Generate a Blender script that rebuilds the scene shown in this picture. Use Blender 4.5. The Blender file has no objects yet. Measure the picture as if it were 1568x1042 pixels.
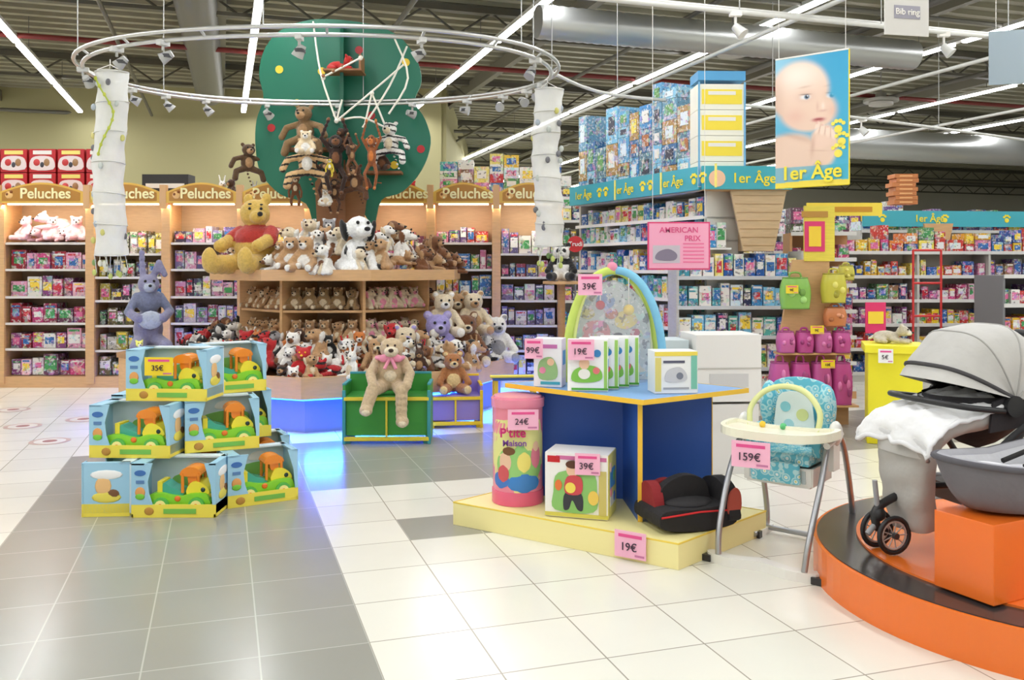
import bpy, bmesh, math, random
import numpy as np
from mathutils import Vector, Matrix, Euler
R = random.Random(7)
sc = bpy.context.scene
COL = sc.collection
pi = math.pi

def C(r, g, b):
    def f(x):
        x /= 255.0
        return x/12.92 if x <= 0.04045 else ((x+0.055)/1.055)**2.4
    return (f(r), f(g), f(b), 1.0)

# ---------------------------------------------------------------- materials
def newmat(name):
    m = bpy.data.materials.new(name); m.use_nodes = True
    nt = m.node_tree
    return m, nt, nt.nodes['Principled BSDF']

def mat(name, col, rough=0.5, metal=0.0, var=0.08, scale=8, bump=0.0, bscale=60, emit=0, trans=0, alpha=1, ior=1.45):
    m, nt, b = newmat(name)
    n = nt.nodes.new('ShaderNodeTexNoise'); n.inputs['Scale'].default_value = scale
    tc = nt.nodes.new('ShaderNodeTexCoord'); nt.links.new(tc.outputs['Object'], n.inputs['Vector'])
    mx = nt.nodes.new('ShaderNodeMix'); mx.data_type = 'RGBA'
    mx.inputs[6].default_value = tuple(c*(1-var) for c in col[:3])+(1,)
    mx.inputs[7].default_value = tuple(min(1, c*(1+var)) for c in col[:3])+(1,)
    nt.links.new(n.outputs['Fac'], mx.inputs[0]); nt.links.new(mx.outputs[2], b.inputs['Base Color'])
    b.inputs['Roughness'].default_value = rough; b.inputs['Metallic'].default_value = metal
    if emit:
        b.inputs['Emission Color'].default_value = col; b.inputs['Emission Strength'].default_value = emit
    if trans:
        b.inputs['Transmission Weight'].default_value = trans; b.inputs['IOR'].default_value = ior
    b.inputs['Alpha'].default_value = alpha
    if bump:
        n2 = nt.nodes.new('ShaderNodeTexNoise'); n2.inputs['Scale'].default_value = bscale
        nt.links.new(tc.outputs['Object'], n2.inputs['Vector'])
        bp = nt.nodes.new('ShaderNodeBump'); bp.inputs['Strength'].default_value = bump; bp.inputs['Distance'].default_value = 0.01
        nt.links.new(n2.outputs['Fac'], bp.inputs['Height']); nt.links.new(bp.outputs['Normal'], b.inputs['Normal'])
    return m

def vmat(name, rough=0.5, kind='plain', metal=0):
    m, nt, b = newmat(name)
    at = nt.nodes.new('ShaderNodeAttribute'); at.attribute_name = 'Col'
    tc = nt.nodes.new('ShaderNodeTexCoord')
    b.inputs['Roughness'].default_value = rough; b.inputs['Metallic'].default_value = metal
    src = at.outputs['Color']
    def noise(scale, det=2, vec=None):
        n = nt.nodes.new('ShaderNodeTexNoise'); n.inputs['Scale'].default_value = scale; n.inputs['Detail'].default_value = det
        nt.links.new(vec or tc.outputs['Object'], n.inputs['Vector']); return n
    def scaled(src, fac, lo, hi):
        mr = nt.nodes.new('ShaderNodeMapRange'); mr.inputs[3].default_value = lo; mr.inputs[4].default_value = hi
        nt.links.new(fac, mr.inputs[0])
        vm = nt.nodes.new('ShaderNodeVectorMath'); vm.operation = 'SCALE'
        nt.links.new(src, vm.inputs[0]); nt.links.new(mr.outputs[0], vm.inputs['Scale']); return vm.outputs[0]
    if kind == 'pkg':
        vo = nt.nodes.new('ShaderNodeTexVoronoi'); vo.inputs['Scale'].default_value = 19
        nt.links.new(tc.outputs['Object'], vo.inputs['Vector'])
        hs = nt.nodes.new('ShaderNodeHueSaturation'); hs.inputs['Saturation'].default_value = 0.7
        nt.links.new(vo.outputs['Color'], hs.inputs['Color'])
        no = noise(13, 3)
        rp = nt.nodes.new('ShaderNodeValToRGB')
        rp.color_ramp.elements[0].position = 0.53; rp.color_ramp.elements[0].color = (0, 0, 0, 1)
        rp.color_ramp.elements[1].position = 0.56; rp.color_ramp.elements[1].color = (.5, .5, .5, 1)
        nt.links.new(no.outputs['Fac'], rp.inputs['Fac'])
        mx = nt.nodes.new('ShaderNodeMix'); mx.data_type = 'RGBA'
        nt.links.new(rp.outputs['Color'], mx.inputs[0]); nt.links.new(src, mx.inputs[6]); nt.links.new(hs.outputs['Color'], mx.inputs[7])
        no2 = noise(31, 2)
        rp2 = nt.nodes.new('ShaderNodeValToRGB')
        rp2.color_ramp.elements[0].position = 0.58; rp2.color_ramp.elements[0].color = (0, 0, 0, 1)
        rp2.color_ramp.elements[1].position = 0.61; rp2.color_ramp.elements[1].color = (.6, .6, .6, 1)
        nt.links.new(no2.outputs['Fac'], rp2.inputs['Fac'])
        mx2 = nt.nodes.new('ShaderNodeMix'); mx2.data_type = 'RGBA'; mx2.inputs[7].default_value = (.85, .85, .83, 1)
        nt.links.new(rp2.outputs['Color'], mx2.inputs[0]); nt.links.new(mx.outputs[2], mx2.inputs[6])
        no3 = noise(24, 2)
        rp3 = nt.nodes.new('ShaderNodeValToRGB')
        rp3.color_ramp.elements[0].position = 0.36; rp3.color_ramp.elements[0].color = (.65, .65, .65, 1)
        rp3.color_ramp.elements[1].position = 0.39; rp3.color_ramp.elements[1].color = (0, 0, 0, 1)
        nt.links.new(no3.outputs['Fac'], rp3.inputs['Fac'])
        mx3 = nt.nodes.new('ShaderNodeMix'); mx3.data_type = 'RGBA'; mx3.inputs[7].default_value = (.05, .04, .06, 1)
        nt.links.new(rp3.outputs['Color'], mx3.inputs[0]); nt.links.new(mx2.outputs[2], mx3.inputs[6])
        src = mx3.outputs[2]
    if kind == 'plush':
        no = noise(45, 4); src = scaled(src, no.outputs['Fac'], .65, 1.25)
        bp = nt.nodes.new('ShaderNodeBump'); bp.inputs['Strength'].default_value = 0.7; bp.inputs['Distance'].default_value = 0.012
        nt.links.new(no.outputs['Fac'], bp.inputs['Height']); nt.links.new(bp.outputs['Normal'], b.inputs['Normal'])
        b.inputs['Sheen Weight'].default_value = 0.25
    if kind == 'fabric':
        no = noise(9, 3); src = scaled(src, no.outputs['Fac'], .88, 1.1)
        bp = nt.nodes.new('ShaderNodeBump'); bp.inputs['Strength'].default_value = 0.4; bp.inputs['Distance'].default_value = 0.025
        nt.links.new(no.outputs['Fac'], bp.inputs['Height']); nt.links.new(bp.outputs['Normal'], b.inputs['Normal'])
    if kind == 'wood':
        mp = nt.nodes.new('ShaderNodeMapping'); mp.inputs['Scale'].default_value = (3, 3, 22)
        nt.links.new(tc.outputs['Object'], mp.inputs['Vector'])
        no = noise(2.5, 4, mp.outputs[0]); src = scaled(src, no.outputs['Fac'], .82, 1.14)
    nt.links.new(src, b.inputs['Base Color'])
    return m

PLAIN = vmat('painted_surface', 0.45)
GLOSS = vmat('glossy_plastic', 0.22)
MATTE = vmat('matte_fabric', 0.85, 'fabric')
PRINT = vmat('printed_poster', 0.5)
PKG = vmat('printed_packaging', 0.4, 'pkg')
PLUSH = vmat('plush_fur', 0.95, 'plush')
WOOD = vmat('oak_laminate', 0.45, 'wood')
METAL = vmat('brushed_metal', 0.35, 'plain', 0.8)
LAMP = mat('fluorescent_tube', (1, 1, 1, 1), emit=12)
BLUELED = mat('blue_led', (.02, .12, 1, 1), emit=10)
WARM = mat('warm_strip', (1, .85, .6, 1), emit=5)
PAPER = mat('lantern_fabric', C(232, 232, 228), 0.9, bump=.5, bscale=18, alpha=.78)
CLEAR = mat('clear_film', C(225, 225, 235), 0.15, alpha=.25)

# ---------------------------------------------------------------- mesh builder
class MB:
    def __init__(s):
        s.v = []; s.f = []; s.c = []; s.sm = []; s.M = Matrix()
    def add(s, vs, fs, col, smooth=False):
        o = len(s.v)
        for p in vs: s.v.append(tuple(s.M @ Vector(p)))
        for f in fs:
            s.f.append([i+o for i in f]); s.c.append(col); s.sm.append(smooth)
    def box(s, c, d, col, rz=0, rx=0, ry=0, taper=1):
        hx, hy, hz = d[0]/2, d[1]/2, d[2]/2
        rot = Euler((rx, ry, rz)).to_matrix()
        vs = []
        for z in (-hz, hz):
            t = taper if z > 0 else 1
            for x, y in ((-hx, -hy), (hx, -hy), (hx, hy), (-hx, hy)):
                vs.append(Vector(c)+rot @ Vector((x*t, y*t, z)))
        s.add(vs, [(3, 2, 1, 0), (4, 5, 6, 7), (0, 1, 5, 4), (1, 2, 6, 5), (2, 3, 7, 6), (3, 0, 4, 7)], col)
    def cyl(s, c, r, h, col, seg=20, r2=None, rot=None, smooth=True):
        r2 = r if r2 is None else r2
        m = rot or Matrix.Identity(3)
        vs = []
        for z, rr in ((-h/2, r), (h/2, r2)):
            for i in range(seg):
                a = 2*pi*i/seg
                vs.append(Vector(c)+m @ Vector((rr*math.cos(a), rr*math.sin(a), z)))
        s.add(vs, [(i, (i+1) % seg, seg+(i+1) % seg, seg+i) for i in range(seg)], col, smooth)
        s.add(vs, [tuple(range(seg))[::-1], tuple(range(seg, 2*seg))], col)
    def ball(s, c, r, col, seg=12, rings=8, t0=0, t1=pi, rot=None):
        if not isinstance(r, (tuple, list)): r = (r, r, r)
        m = rot or Matrix.Identity(3)
        vs = []
        for j in range(rings+1):
            t = t0+(t1-t0)*j/rings
            for i in range(seg):
                a = 2*pi*i/seg
                vs.append(Vector(c)+m @ Vector((r[0]*math.sin(t)*math.cos(a), r[1]*math.sin(t)*math.sin(a), r[2]*math.cos(t))))
        fs = []
        for j in range(rings):
            for i in range(seg):
                fs.append((j*seg+i, (j+1)*seg+i, (j+1)*seg+(i+1) % seg, j*seg+(i+1) % seg))
        s.add(vs, fs, col, True)
    def prism(s, poly, z0, z1, col):
        n = len(poly)
        vs = [(p[0], p[1], z0) for p in poly]+[(p[0], p[1], z1) for p in poly]
        s.add(vs, [tuple(range(n))[::-1], tuple(range(n, 2*n))]+[(i, (i+1) % n, n+(i+1) % n, n+i) for i in range(n)], col)
    def plate(s, poly, y0, y1, col):  # poly in XZ
        n = len(poly)
        vs = [(p[0], y0, p[1]) for p in poly]+[(p[0], y1, p[1]) for p in poly]
        s.add(vs, [tuple(range(n)), tuple(range(n, 2*n))[::-1]]+[(i, n+i, n+(i+1) % n, (i+1) % n) for i in range(n)], col)
    def ring(s, poly_o, poly_i, z0, z1, col):
        n = len(poly_o)
        vs = [(p[0], p[1], z) for z in (z0, z1) for pl in (poly_o, poly_i) for p in pl]
        fs = []
        for i in range(n):
            j = (i+1) % n
            fs += [(i, j, 2*n+j, 2*n+i), (n+j, n+i, 3*n+i, 3*n+j), (2*n+i, 2*n+j, 3*n+j, 3*n+i), (j, i, n+i, n+j)]
        s.add(vs, fs, col)
    def grid(s, rows, col, closed=False, smooth=True):
        n = len(rows[0]); V = [p for r in rows for p in r]; F = []
        for j in range(len(rows)-1):
            for i in range(n if closed else n-1):
                k = (i+1) % n; F.append((j*n+i, j*n+k, (j+1)*n+k, (j+1)*n+i))
        s.add(V, F, col, smooth)
    def tube(s, pts, r, col, seg=8, closed=False):
        pts = [Vector(p) for p in pts]; n = len(pts)
        rs = r if isinstance(r, (list, tuple)) else [r]*n
        tang = []
        for i in range(n):
            a = pts[(i-1) % n] if (closed or i > 0) else pts[i]
            b = pts[(i+1) % n] if (closed or i < n-1) else pts[i]
            t = (b-a); tang.append(t.normalized() if t.length > 1e-9 else Vector((0, 0, 1)))
        up = Vector((0, 0, 1)) if abs(tang[0].z) < .9 else Vector((1, 0, 0))
        nrm = (up-tang[0]*up.dot(tang[0])).normalized()
        vs = []
        for i in range(n):
            nrm = (nrm-tang[i]*nrm.dot(tang[i])).normalized(); bi = tang[i].cross(nrm)
            for k in range(seg):
                a = 2*pi*k/seg
                vs.append(pts[i]+(nrm*math.cos(a)+bi*math.sin(a))*rs[i])
        fs = []
        for i in range(n if closed else n-1):
            j = (i+1) % n
            for k in range(seg):
                fs.append((i*seg+k, i*seg+(k+1) % seg, j*seg+(k+1) % seg, j*seg+k))
        s.add(vs, fs, col, True)
        if not closed:
            s.add(vs, [tuple(range(seg))[::-1], tuple(range((n-1)*seg, n*seg))], col)
    def obj(s, name, material, parent=None, loc=(0, 0, 0), rz=0, bevel=0):
        me = bpy.data.meshes.new(name); me.from_pydata(s.v, [], s.f); me.update()
        ca = me.color_attributes.new('Col', 'FLOAT_COLOR', 'CORNER')
        arr = np.empty((len(me.loops), 4), dtype=np.float32); k = 0
        for f, c in zip(s.f, s.c):
            arr[k:k+len(f)] = c; k += len(f)
        ca.data.foreach_set('color', arr.ravel())
        me.polygons.foreach_set('use_smooth', s.sm)
        me.materials.append(material)
        o = bpy.data.objects.new(name, me); COL.objects.link(o)
        o.location = loc; o.rotation_euler = (0, 0, rz)
        if parent: o.parent = parent
        if bevel:
            b = o.modifiers.new('bevel', 'BEVEL'); b.width = bevel; b.segments = 2; b.limit_method = 'ANGLE'
        return o

def empty(name, loc=(0, 0, 0), rz=0, parent=None, scale=1):
    e = bpy.data.objects.new(name, None); COL.objects.link(e); e.location = loc; e.rotation_euler = (0, 0, rz)
    e.empty_display_size = .1; e.scale = (scale,)*3
    if parent: e.parent = parent
    return e

TM = {}
def text(body, loc, size, col, parent=None, rz=0, name='lettering', rx=pi/2, align='CENTER', ext=.002, bold=.012):
    cu = bpy.data.curves.new(name, 'FONT'); cu.body = body; cu.size = size; cu.align_x = align; cu.align_y = 'CENTER'; cu.extrude = ext
    cu.offset = size*bold
    if col not in TM: TM[col] = mat('ink_%d' % len(TM), col, .6)
    cu.materials.append(TM[col])
    o = bpy.data.objects.new(name, cu); COL.objects.link(o); o.location = loc; o.rotation_euler = (rx, 0, rz)
    if parent: o.parent = parent
    return o

def cr(pts, n=6, closed=False):
    out = []; L = len(pts); P = [Vector(p) for p in pts]
    rng = range(L if closed else L-1)
    for i in rng:
        p0 = P[(i-1) % L] if (closed or i > 0) else P[0]
        p1 = P[i]; p2 = P[(i+1) % L]
        p3 = P[(i+2) % L] if (closed or i+2 < L) else P[-1]
        for k in range(n):
            t = k/n
            out.append(.5*((2*p1)+(p2-p0)*t+(2*p0-5*p1+4*p2-p3)*t*t+(3*p1-p0-3*p2+p3)*t**3))
    if not closed: out.append(P[-1])
    return out

def ngon(n, r, rot=0, cx=0, cy=0):
    return [(cx+r*math.cos(rot+2*pi*i/n), cy+r*math.sin(rot+2*pi*i/n)) for i in range(n)]

def circ(cx, cz, rx, rz=None, n=24):
    rz = rz or rx
    return [(cx+rx*math.cos(2*pi*i/n), cz+rz*math.sin(2*pi*i/n)) for i in range(n)]
def loopxz(pts, n=4): return [(q.x, q.z) for q in cr([(a, 0, b_) for a, b_ in pts], n, True)]

# ---------------------------------------------------------------- plush models
def cap(p, q, r1, r2, idx, n=5):
    out = []
    for i in range(n):
        t = i/(n-1); out.append((tuple(p[k]+(q[k]-p[k])*t for k in range(3)), (r1+(r2-r1)*t,)*3, idx))
    return out

def blob(parts, details=(), voxel=.035, stripes=None):
    bm = bmesh.new(); inv = []
    for p in parts:
        c, r, idx = p[:3]
        rot = Euler(p[3]).to_matrix().to_4x4() if len(p) > 3 else Matrix()
        M = Matrix.Translation(c) @ rot @ Matrix.Diagonal((r[0], r[1], r[2], 1))
        bmesh.ops.create_icosphere(bm, subdivisions=2, radius=1, matrix=M)
        inv.append((np.array(M.inverted()), idx))
    me = bpy.data.meshes.new('tmp'); bm.to_mesh(me); bm.free()
    o = bpy.data.objects.new('tmp', me); COL.objects.link(o)
    rm = o.modifiers.new('r', 'REMESH'); rm.mode = 'VOXEL'; rm.voxel_size = voxel
    sm = o.modifiers.new('s', 'SMOOTH'); sm.iterations = 2; sm.factor = .5
    dg = bpy.context.evaluated_depsgraph_get(); ev = o.evaluated_get(dg); m2 = ev.to_mesh()
    V = np.empty(len(m2.vertices)*3); m2.vertices.foreach_get('co', V); V = V.reshape(-1, 3)
    F = [list(p.vertices) for p in m2.polygons]
    ev.to_mesh_clear(); bpy.data.objects.remove(o); bpy.data.meshes.remove(me)
    V4 = np.c_[V, np.ones(len(V))]
    best = np.full(len(V), 1e9); I = np.zeros(len(V), int)
    for Mi, idx in inv:
        d = np.linalg.norm((V4 @ Mi.T)[:, :3], axis=1)
        mk = d < best; best[mk] = d[mk]; I[mk] = idx
    if stripes is not None:
        I = stripes(V, I)
    for c, r, idx in details:
        b = MB(); b.ball(c, r, (0, 0, 0, 1), 8, 6)
        o0 = len(V); V = np.vstack([V, np.array(b.v)]); F += [[i+o0 for i in f] for f in b.f]; I = np.r_[I, np.full(len(b.v), idx)]
    return V, F, I

class PB:
    def __init__(s): s.V = []; s.F = []; s.C = []; s.n = 0
    def add(s, model, pal, loc, size, rz=0, rx=0, ry=0, sc3=(1, 1, 1)):
        V, F, I = model
        m = np.array(Euler((rx, ry, rz)).to_matrix())*size
        s.V.append((V*np.array(sc3)) @ m.T+np.array(loc)); s.F += [[i+s.n for i in f] for f in F]; s.n += len(V)
        p = np.array([list(c) for c in pal]); s.C.append(p[np.minimum(I, len(pal)-1)])
    def obj(s, name, parent=None, loc=(0, 0, 0), rz=0, material=None):
        me = bpy.data.meshes.new(name); V = np.vstack(s.V)
        me.from_pydata(V.tolist(), [], s.F); me.update()
        ca = me.color_attributes.new('Col', 'FLOAT_COLOR', 'POINT')
        ca.data.foreach_set('color', np.vstack(s.C).astype(np.float32).ravel())
        me.polygons.foreach_set('use_smooth', [True]*len(me.polygons))
        me.materials.append(material or PLUSH)
        o = bpy.data.objects.new(name, me); COL.objects.link(o); o.location = loc; o.rotation_euler = (0, 0, rz)
        if parent: o.parent = parent
        return o

def bear_parts():
    P = [((0, 0, .3), (.25, .21, .3), 0), ((0, -.1, .3), (.18, .14, .2), 1), ((0, -.04, .73), (.22, .2, .2), 0), ((0, -.22, .68), (.1, .1, .08), 1)]
    for k in (1, -1):
        P += [((k*.17, 0, .91), (.08, .05, .08), 0), ((k*.17, -.04, .91), (.05, .03, .05), 1)]
        P += cap((k*.2, -.03, .5), (k*.34, -.24, .26), .095, .08, 0) + cap((k*.14, -.1, .12), (k*.27, -.45, .12), .13, .11, 0)
        P += [((k*.28, -.52, .13), (.09, .06, .1), 1)]
    D = [((0, -.325, .71), (.04, .03, .03), 2), ((.085, -.225, .79), (.026,)*3, 2), ((-.085, -.225, .79), (.026,)*3, 2)]
    return P, D
def dog_parts():
    P = [((0, .05, .28), (.23, .24, .28), 0), ((0, -.08, .7), (.2, .2, .18), 0), ((0, -.3, .64), (.11, .15, .09), 0), ((0, -.1, .26), (.15, .14, .18), 1)]
    for k in (1, -1):
        P += [((k*.22, -.03, .66), (.05, .1, .18), 1, (0, k*.25, 0))]
        P += cap((k*.13, -.1, .4), (k*.14, -.32, .07), .09, .08, 0)+cap((k*.2, .1, .12), (k*.27, -.28, .08), .13, .085, 0)
    D = [((0, -.45, .67), (.05, .035, .035), 2), ((.08, -.26, .77), (.028,)*3, 2), ((-.08, -.26, .77), (.028,)*3, 2)]
    return P, D
def lying_parts():
    P = [((0, .2, .2), (.2, .38, .19), 0), ((0, -.28, .38), (.19, .18, .17), 0), ((0, -.45, .32), (.1, .1, .08), 1)]
    for k in (1, -1):
        P += [((k*.15, -.24, .54), (.07, .04, .08), 0)]
        P += cap((k*.15, -.05, .12), (k*.2, -.45, .07), .09, .075, 0)+cap((k*.2, .4, .12), (k*.32, .15, .07), .11, .08, 0)
    P += cap((0, .55, .18), (.2, .72, .1), .06, .05, 1)
    D = [((0, -.55, .34), (.035, .03, .03), 2), ((.075, -.43, .43), (.026,)*3, 2), ((-.075, -.43, .43), (.026,)*3, 2)]
    return P, D
def rabbit_parts():
    P = [((0, 0, .25), (.19, .16, .25), 0), ((0, -.02, .6), (.16, .15, .15), 0), ((0, -.14, .56), (.08, .07, .06), 1), ((0, -.08, .25), (.13, .1, .17), 1)]
    for k in (1, -1):
        P += cap((k*.07, 0, .72), (k*.13, .02, 1.0), .05, .045, 0)
        P += cap((k*.15, -.02, .42), (k*.27, -.12, .2), .06, .055, 0)+cap((k*.1, -.05, .08), (k*.18, -.32, .07), .09, .08, 0)
    D = [((0, -.21, .58), (.025, .02, .02), 2), ((.06, -.15, .64), (.02,)*3, 2), ((-.06, -.15, .64), (.02,)*3, 2)]
    return P, D
def rabbit_slim():
    # tall slouching rabbit, one ear folded, holding a cushion
    P = [((0, 0, .22), (.15, .13, .22), 0), ((0, -.02, .5), (.12, .11, .14), 3), ((.0, -.03, .68), (.11, .11, .1), 0), ((0, -.11, .65), (.06, .06, .05), 1)]
    P += cap((-.05, 0, .76), (-.06, .02, 1.0), .038, .034, 0)+cap((.05, 0, .76), (.1, -.02, .9), .038, .036, 0)+cap((.1, -.02, .9), (.15, -.06, .78), .036, .034, 0)
    for k in (1, -1):
        P += cap((k*.11, -.02, .55), (k*.2, -.1, .4), .05, .045, 3)+cap((k*.2, -.1, .4), (k*.12, -.2, .34), .045, .05, 0)
        P += cap((k*.08, -.04, .1), (k*.14, -.26, .06), .08, .07, 0)
    P += [((.0, -.19, .32), (.12, .05, .1), 1)]
    D = [((0, -.165, .665), (.018, .015, .015), 2), ((.04, -.115, .71), (.016,)*3, 2), ((-.04, -.115, .71), (.016,)*3, 2)]
    return P, D
def hang_parts(long=1.0):
    P = [((0, 0, .0), (.17, .14, .27), 0), ((0, -.05, .02), (.11, .11, .17), 1), ((0, -.04, .38), (.17, .16, .16), 0), ((0, -.18, .34), (.09, .08, .07), 1)]
    for k in (1, -1):
        P += [((k*.16, 0, .46), (.06, .04, .06), 1)]
        P += cap((k*.14, -.02, .18), (k*.26, -.12, -.12*long), .065, .055, 0)+cap((k*.26, -.12, -.12*long), (k*.24, -.16, -.34*long), .055, .06, 0)
        P += cap((k*.09, 0, -.2), (k*.17, -.06, -.5*long), .08, .065, 0)+cap((k*.17, -.06, -.5*long), (k*.15, -.14, -.66*long), .065, .07, 0)
    D = [((0, -.26, .37), (.03, .025, .025), 2), ((.06, -.185, .43), (.024,)*3, 2), ((-.06, -.185, .43), (.024,)*3, 2)]
    return P, D
def climb_parts():
    P = [((0, 0, 0), (.2, .17, .26), 0), ((0, -.08, 0), (.13, .12, .17), 1), ((0, -.08, .36), (.19, .18, .17), 0), ((0, -.24, .31), (.1, .09, .08), 1)]
    for k in (1, -1):
        P += [((k*.15, -.02, .51), (.06, .04, .06), 0)]
        P += cap((k*.16, -.02, .15), (k*.4, -.08, .08), .075, .07, 0)+cap((k*.4, -.08, .08), (k*.5, -.1, -.12), .07, .075, 0)
        P += cap((k*.12, -.04, -.17), (k*.36, -.12, -.26), .1, .085, 0)+cap((k*.36, -.12, -.26), (k*.4, -.16, -.46), .085, .09, 0)
    P += cap((.0, .1, -.2), (.15, .12, -.6), .04, .035, 0)
    D = [((0, -.33, .34), (.035, .025, .025), 2), ((.07, -.23, .41), (.026,)*3, 2), ((-.07, -.23, .41), (.026,)*3, 2)]
    return P, D
def reach_parts():  # monkey hanging from raised arms
    P = [((0, 0, 0), (.15, .13, .25), 0), ((0, -.05, 0), (.1, .1, .16), 1), ((0, -.06, .36), (.14, .14, .14), 0), ((0, -.17, .33), (.09, .07, .08), 1)]
    for k in (1, -1):
        P += [((k*.15, -.02, .38), (.05, .03, .06), 1)]
        P += cap((k*.13, -.02, .18), (k*.3, -.05, .42), .055, .05, 0)+cap((k*.3, -.05, .42), (k*.16, -.08, .78), .05, .045, 0)+[((k*.15, -.08, .82), (.05, .04, .05), 1)]
        P += cap((k*.09, 0, -.2), (k*.2, -.14, -.42), .065, .055, 0)+cap((k*.2, -.14, -.42), (k*.12, -.1, -.72), .055, .05, 0)+[((k*.12, -.14, -.76), (.05, .08, .04), 1)]
    P += cap((0, .1, -.2), (.1, .14, -.6), .025, .025, 0)+cap((.1, .14, -.6), (.28, .1, -.62), .025, .025, 0)
    D = [((.05, -.185, .41), (.022,)*3, 2), ((-.05, -.185, .41), (.022,)*3, 2), ((0, -.235, .35), (.02, .015, .012), 2)]
    return P, D

def stripe_fn(freq=34, thr=.45, idx=2):
    def f(V, I):
        s = np.sin(V[:, 2]*freq+np.abs(V[:, 0])*9+np.sin(V[:, 1]*9)*1.2)
        I = I.copy(); I[(s > thr) & (I == 0)] = idx; return I
    return f
def spot_fn(seed, n, r, idx=2):
    rr = random.Random(seed)
    cs = [np.array([rr.uniform(-.35, .35), rr.uniform(-.4, .2), rr.uniform(.0, 1)]) for _ in range(n)]
    def f(V, I):
        I = I.copy()
        for c in cs: I[(np.linalg.norm(V-c, axis=1) < r) & (I == 0)] = idx
        return I
    return f

M_bear = blob(*bear_parts(), voxel=.045); M_dog = blob(*dog_parts(), voxel=.045)
M_lie = blob(*lying_parts(), voxel=.045); M_rab = blob(*rabbit_parts(), voxel=.04)
M_tigerlie = blob(*lying_parts(), voxel=.03, stripes=stripe_fn(30))
M_cow = blob(*dog_parts(), voxel=.035, stripes=spot_fn(11, 16, .12))
M_bearH = blob(*bear_parts(), voxel=.022); M_rabS = blob(*rabbit_slim(), voxel=.016)
M_hang = blob(*hang_parts(), voxel=.022); M_hangL = blob(*hang_parts(1.45), voxel=.024)
M_climb = blob(*climb_parts(), voxel=.022); M_climbT = blob(*climb_parts(), voxel=.02, stripes=stripe_fn(46, .55))
M_reach = blob(*reach_parts(), voxel=.02)

blk = C(28, 26, 26); wht = C(235, 232, 226); crm = C(222, 205, 175); tan = C(186, 146, 104); brn = C(122, 78, 48); dbr = C(72, 46, 32)
gry = C(150, 148, 150); lil = C(158, 148, 205); red = C(190, 36, 40); org = C(205, 120, 55); pnk = C(235, 150, 175); yel = C(240, 205, 60)
PALS = [(brn, tan, blk), (tan, crm, blk), (wht, crm, blk), (wht, gry, blk), (gry, wht, blk), (dbr, tan, blk), (blk, wht, blk), (crm, wht, dbr), (org, wht, blk), (wht, brn, blk), (tan, wht, blk), (brn, wht, blk), (red, red, blk)]

# ---------------------------------------------------------------- room
D1 = Vector((-.308, .951, 0)); D2 = Vector((.951, .308, 0))   # aisle grid directions
def UV(u, v, z=0): return Vector((u*.951-v*.308, u*.308+v*.951, z))
X0, X1, Y0, Y1, HC = -14, 24, -5, 42, 5.4

def floor_mat():
    m, nt, b = newmat('floor_tiles'); N = nt.nodes; L = nt.links
    tc = N.new('ShaderNodeTexCoord'); sp = N.new('ShaderNodeSeparateXYZ'); L.new(tc.outputs['Object'], sp.inputs[0])
    def M(op, a, c=None, cc=None):
        n = N.new('ShaderNodeMath'); n.operation = op
        for i, x in enumerate((a, c, cc)):
            if x is None: continue
            if isinstance(x, (int, float)): n.inputs[i].default_value = x
            else: L.new(x, n.inputs[i])
        return n.outputs[0]
    x, y = sp.outputs[0], sp.outputs[1]
    u = M('ADD', M('MULTIPLY', x, .951), M('MULTIPLY', y, .308)); v = M('ADD', M('MULTIPLY', x, -.308), M('MULTIPLY', y, .951))
    T = .436
    tu = M('DIVIDE', M('SUBTRACT', u, .578), T); tv = M('DIVIDE', M('SUBTRACT', v, 6.31), T)
    def edge(t):
        f = M('FRACT', t); return M('MINIMUM', f, M('SUBTRACT', 1, f))
    g = M('LESS_THAN', M('MINIMUM', edge(tu), edge(tv)), .0075)
    def rng(t, a, c): return M('MULTIPLY', M('GREATER_THAN', t, a), M('LESS_THAN', t, c))
    grey = M('MAXIMUM', M('MULTIPLY', rng(tu, -4, 0), M('LESS_THAN', tv, 4)), M('MULTIPLY', M('GREATER_THAN', tu, -4), rng(tv, 0, 4)))
    grey = M('MAXIMUM', grey, M('MULTIPLY', rng(tu, 1, 5), rng(tv, -3, -2)))
    cb = N.new('ShaderNodeCombineXYZ'); L.new(M('FLOOR', tu), cb.inputs[0]); L.new(M('FLOOR', tv), cb.inputs[1])
    wn = N.new('ShaderNodeTexWhiteNoise'); wn.noise_dimensions = '2D'; L.new(cb.outputs[0], wn.inputs['Vector'])
    no = N.new('ShaderNodeTexNoise'); no.inputs['Scale'].default_value = 3; no.inputs['Detail'].default_value = 5; L.new(tc.outputs['Object'], no.inputs['Vector'])
    k = M('ADD', M('MULTIPLY', wn.outputs['Value'], .07), M('MULTIPLY', no.outputs['Fac'], .06)); k = M('ADD', k, .89)
    mx = N.new('ShaderNodeMix'); mx.data_type = 'RGBA'; L.new(grey, mx.inputs[0]); mx.inputs[6].default_value = C(232, 230, 218); mx.inputs[7].default_value = C(156, 155, 146)
    vm = N.new('ShaderNodeVectorMath'); vm.operation = 'SCALE'; L.new(mx.outputs[2], vm.inputs[0]); L.new(k, vm.inputs['Scale'])
    gc = N.new('ShaderNodeMix'); gc.data_type = 'RGBA'; L.new(grey, gc.inputs[0]); gc.inputs[6].default_value = C(160, 154, 140); gc.inputs[7].default_value = C(184, 182, 172)
    m2 = N.new('ShaderNodeMix'); m2.data_type = 'RGBA'; L.new(g, m2.inputs[0]); L.new(vm.outputs[0], m2.inputs[6]); L.new(gc.outputs[2], m2.inputs[7])
    L.new(m2.outputs[2], b.inputs['Base Color'])
    L.new(M('ADD', M('MULTIPLY', no.outputs['Fac'], .05), .2), b.inputs['Roughness'])
    return m
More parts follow.
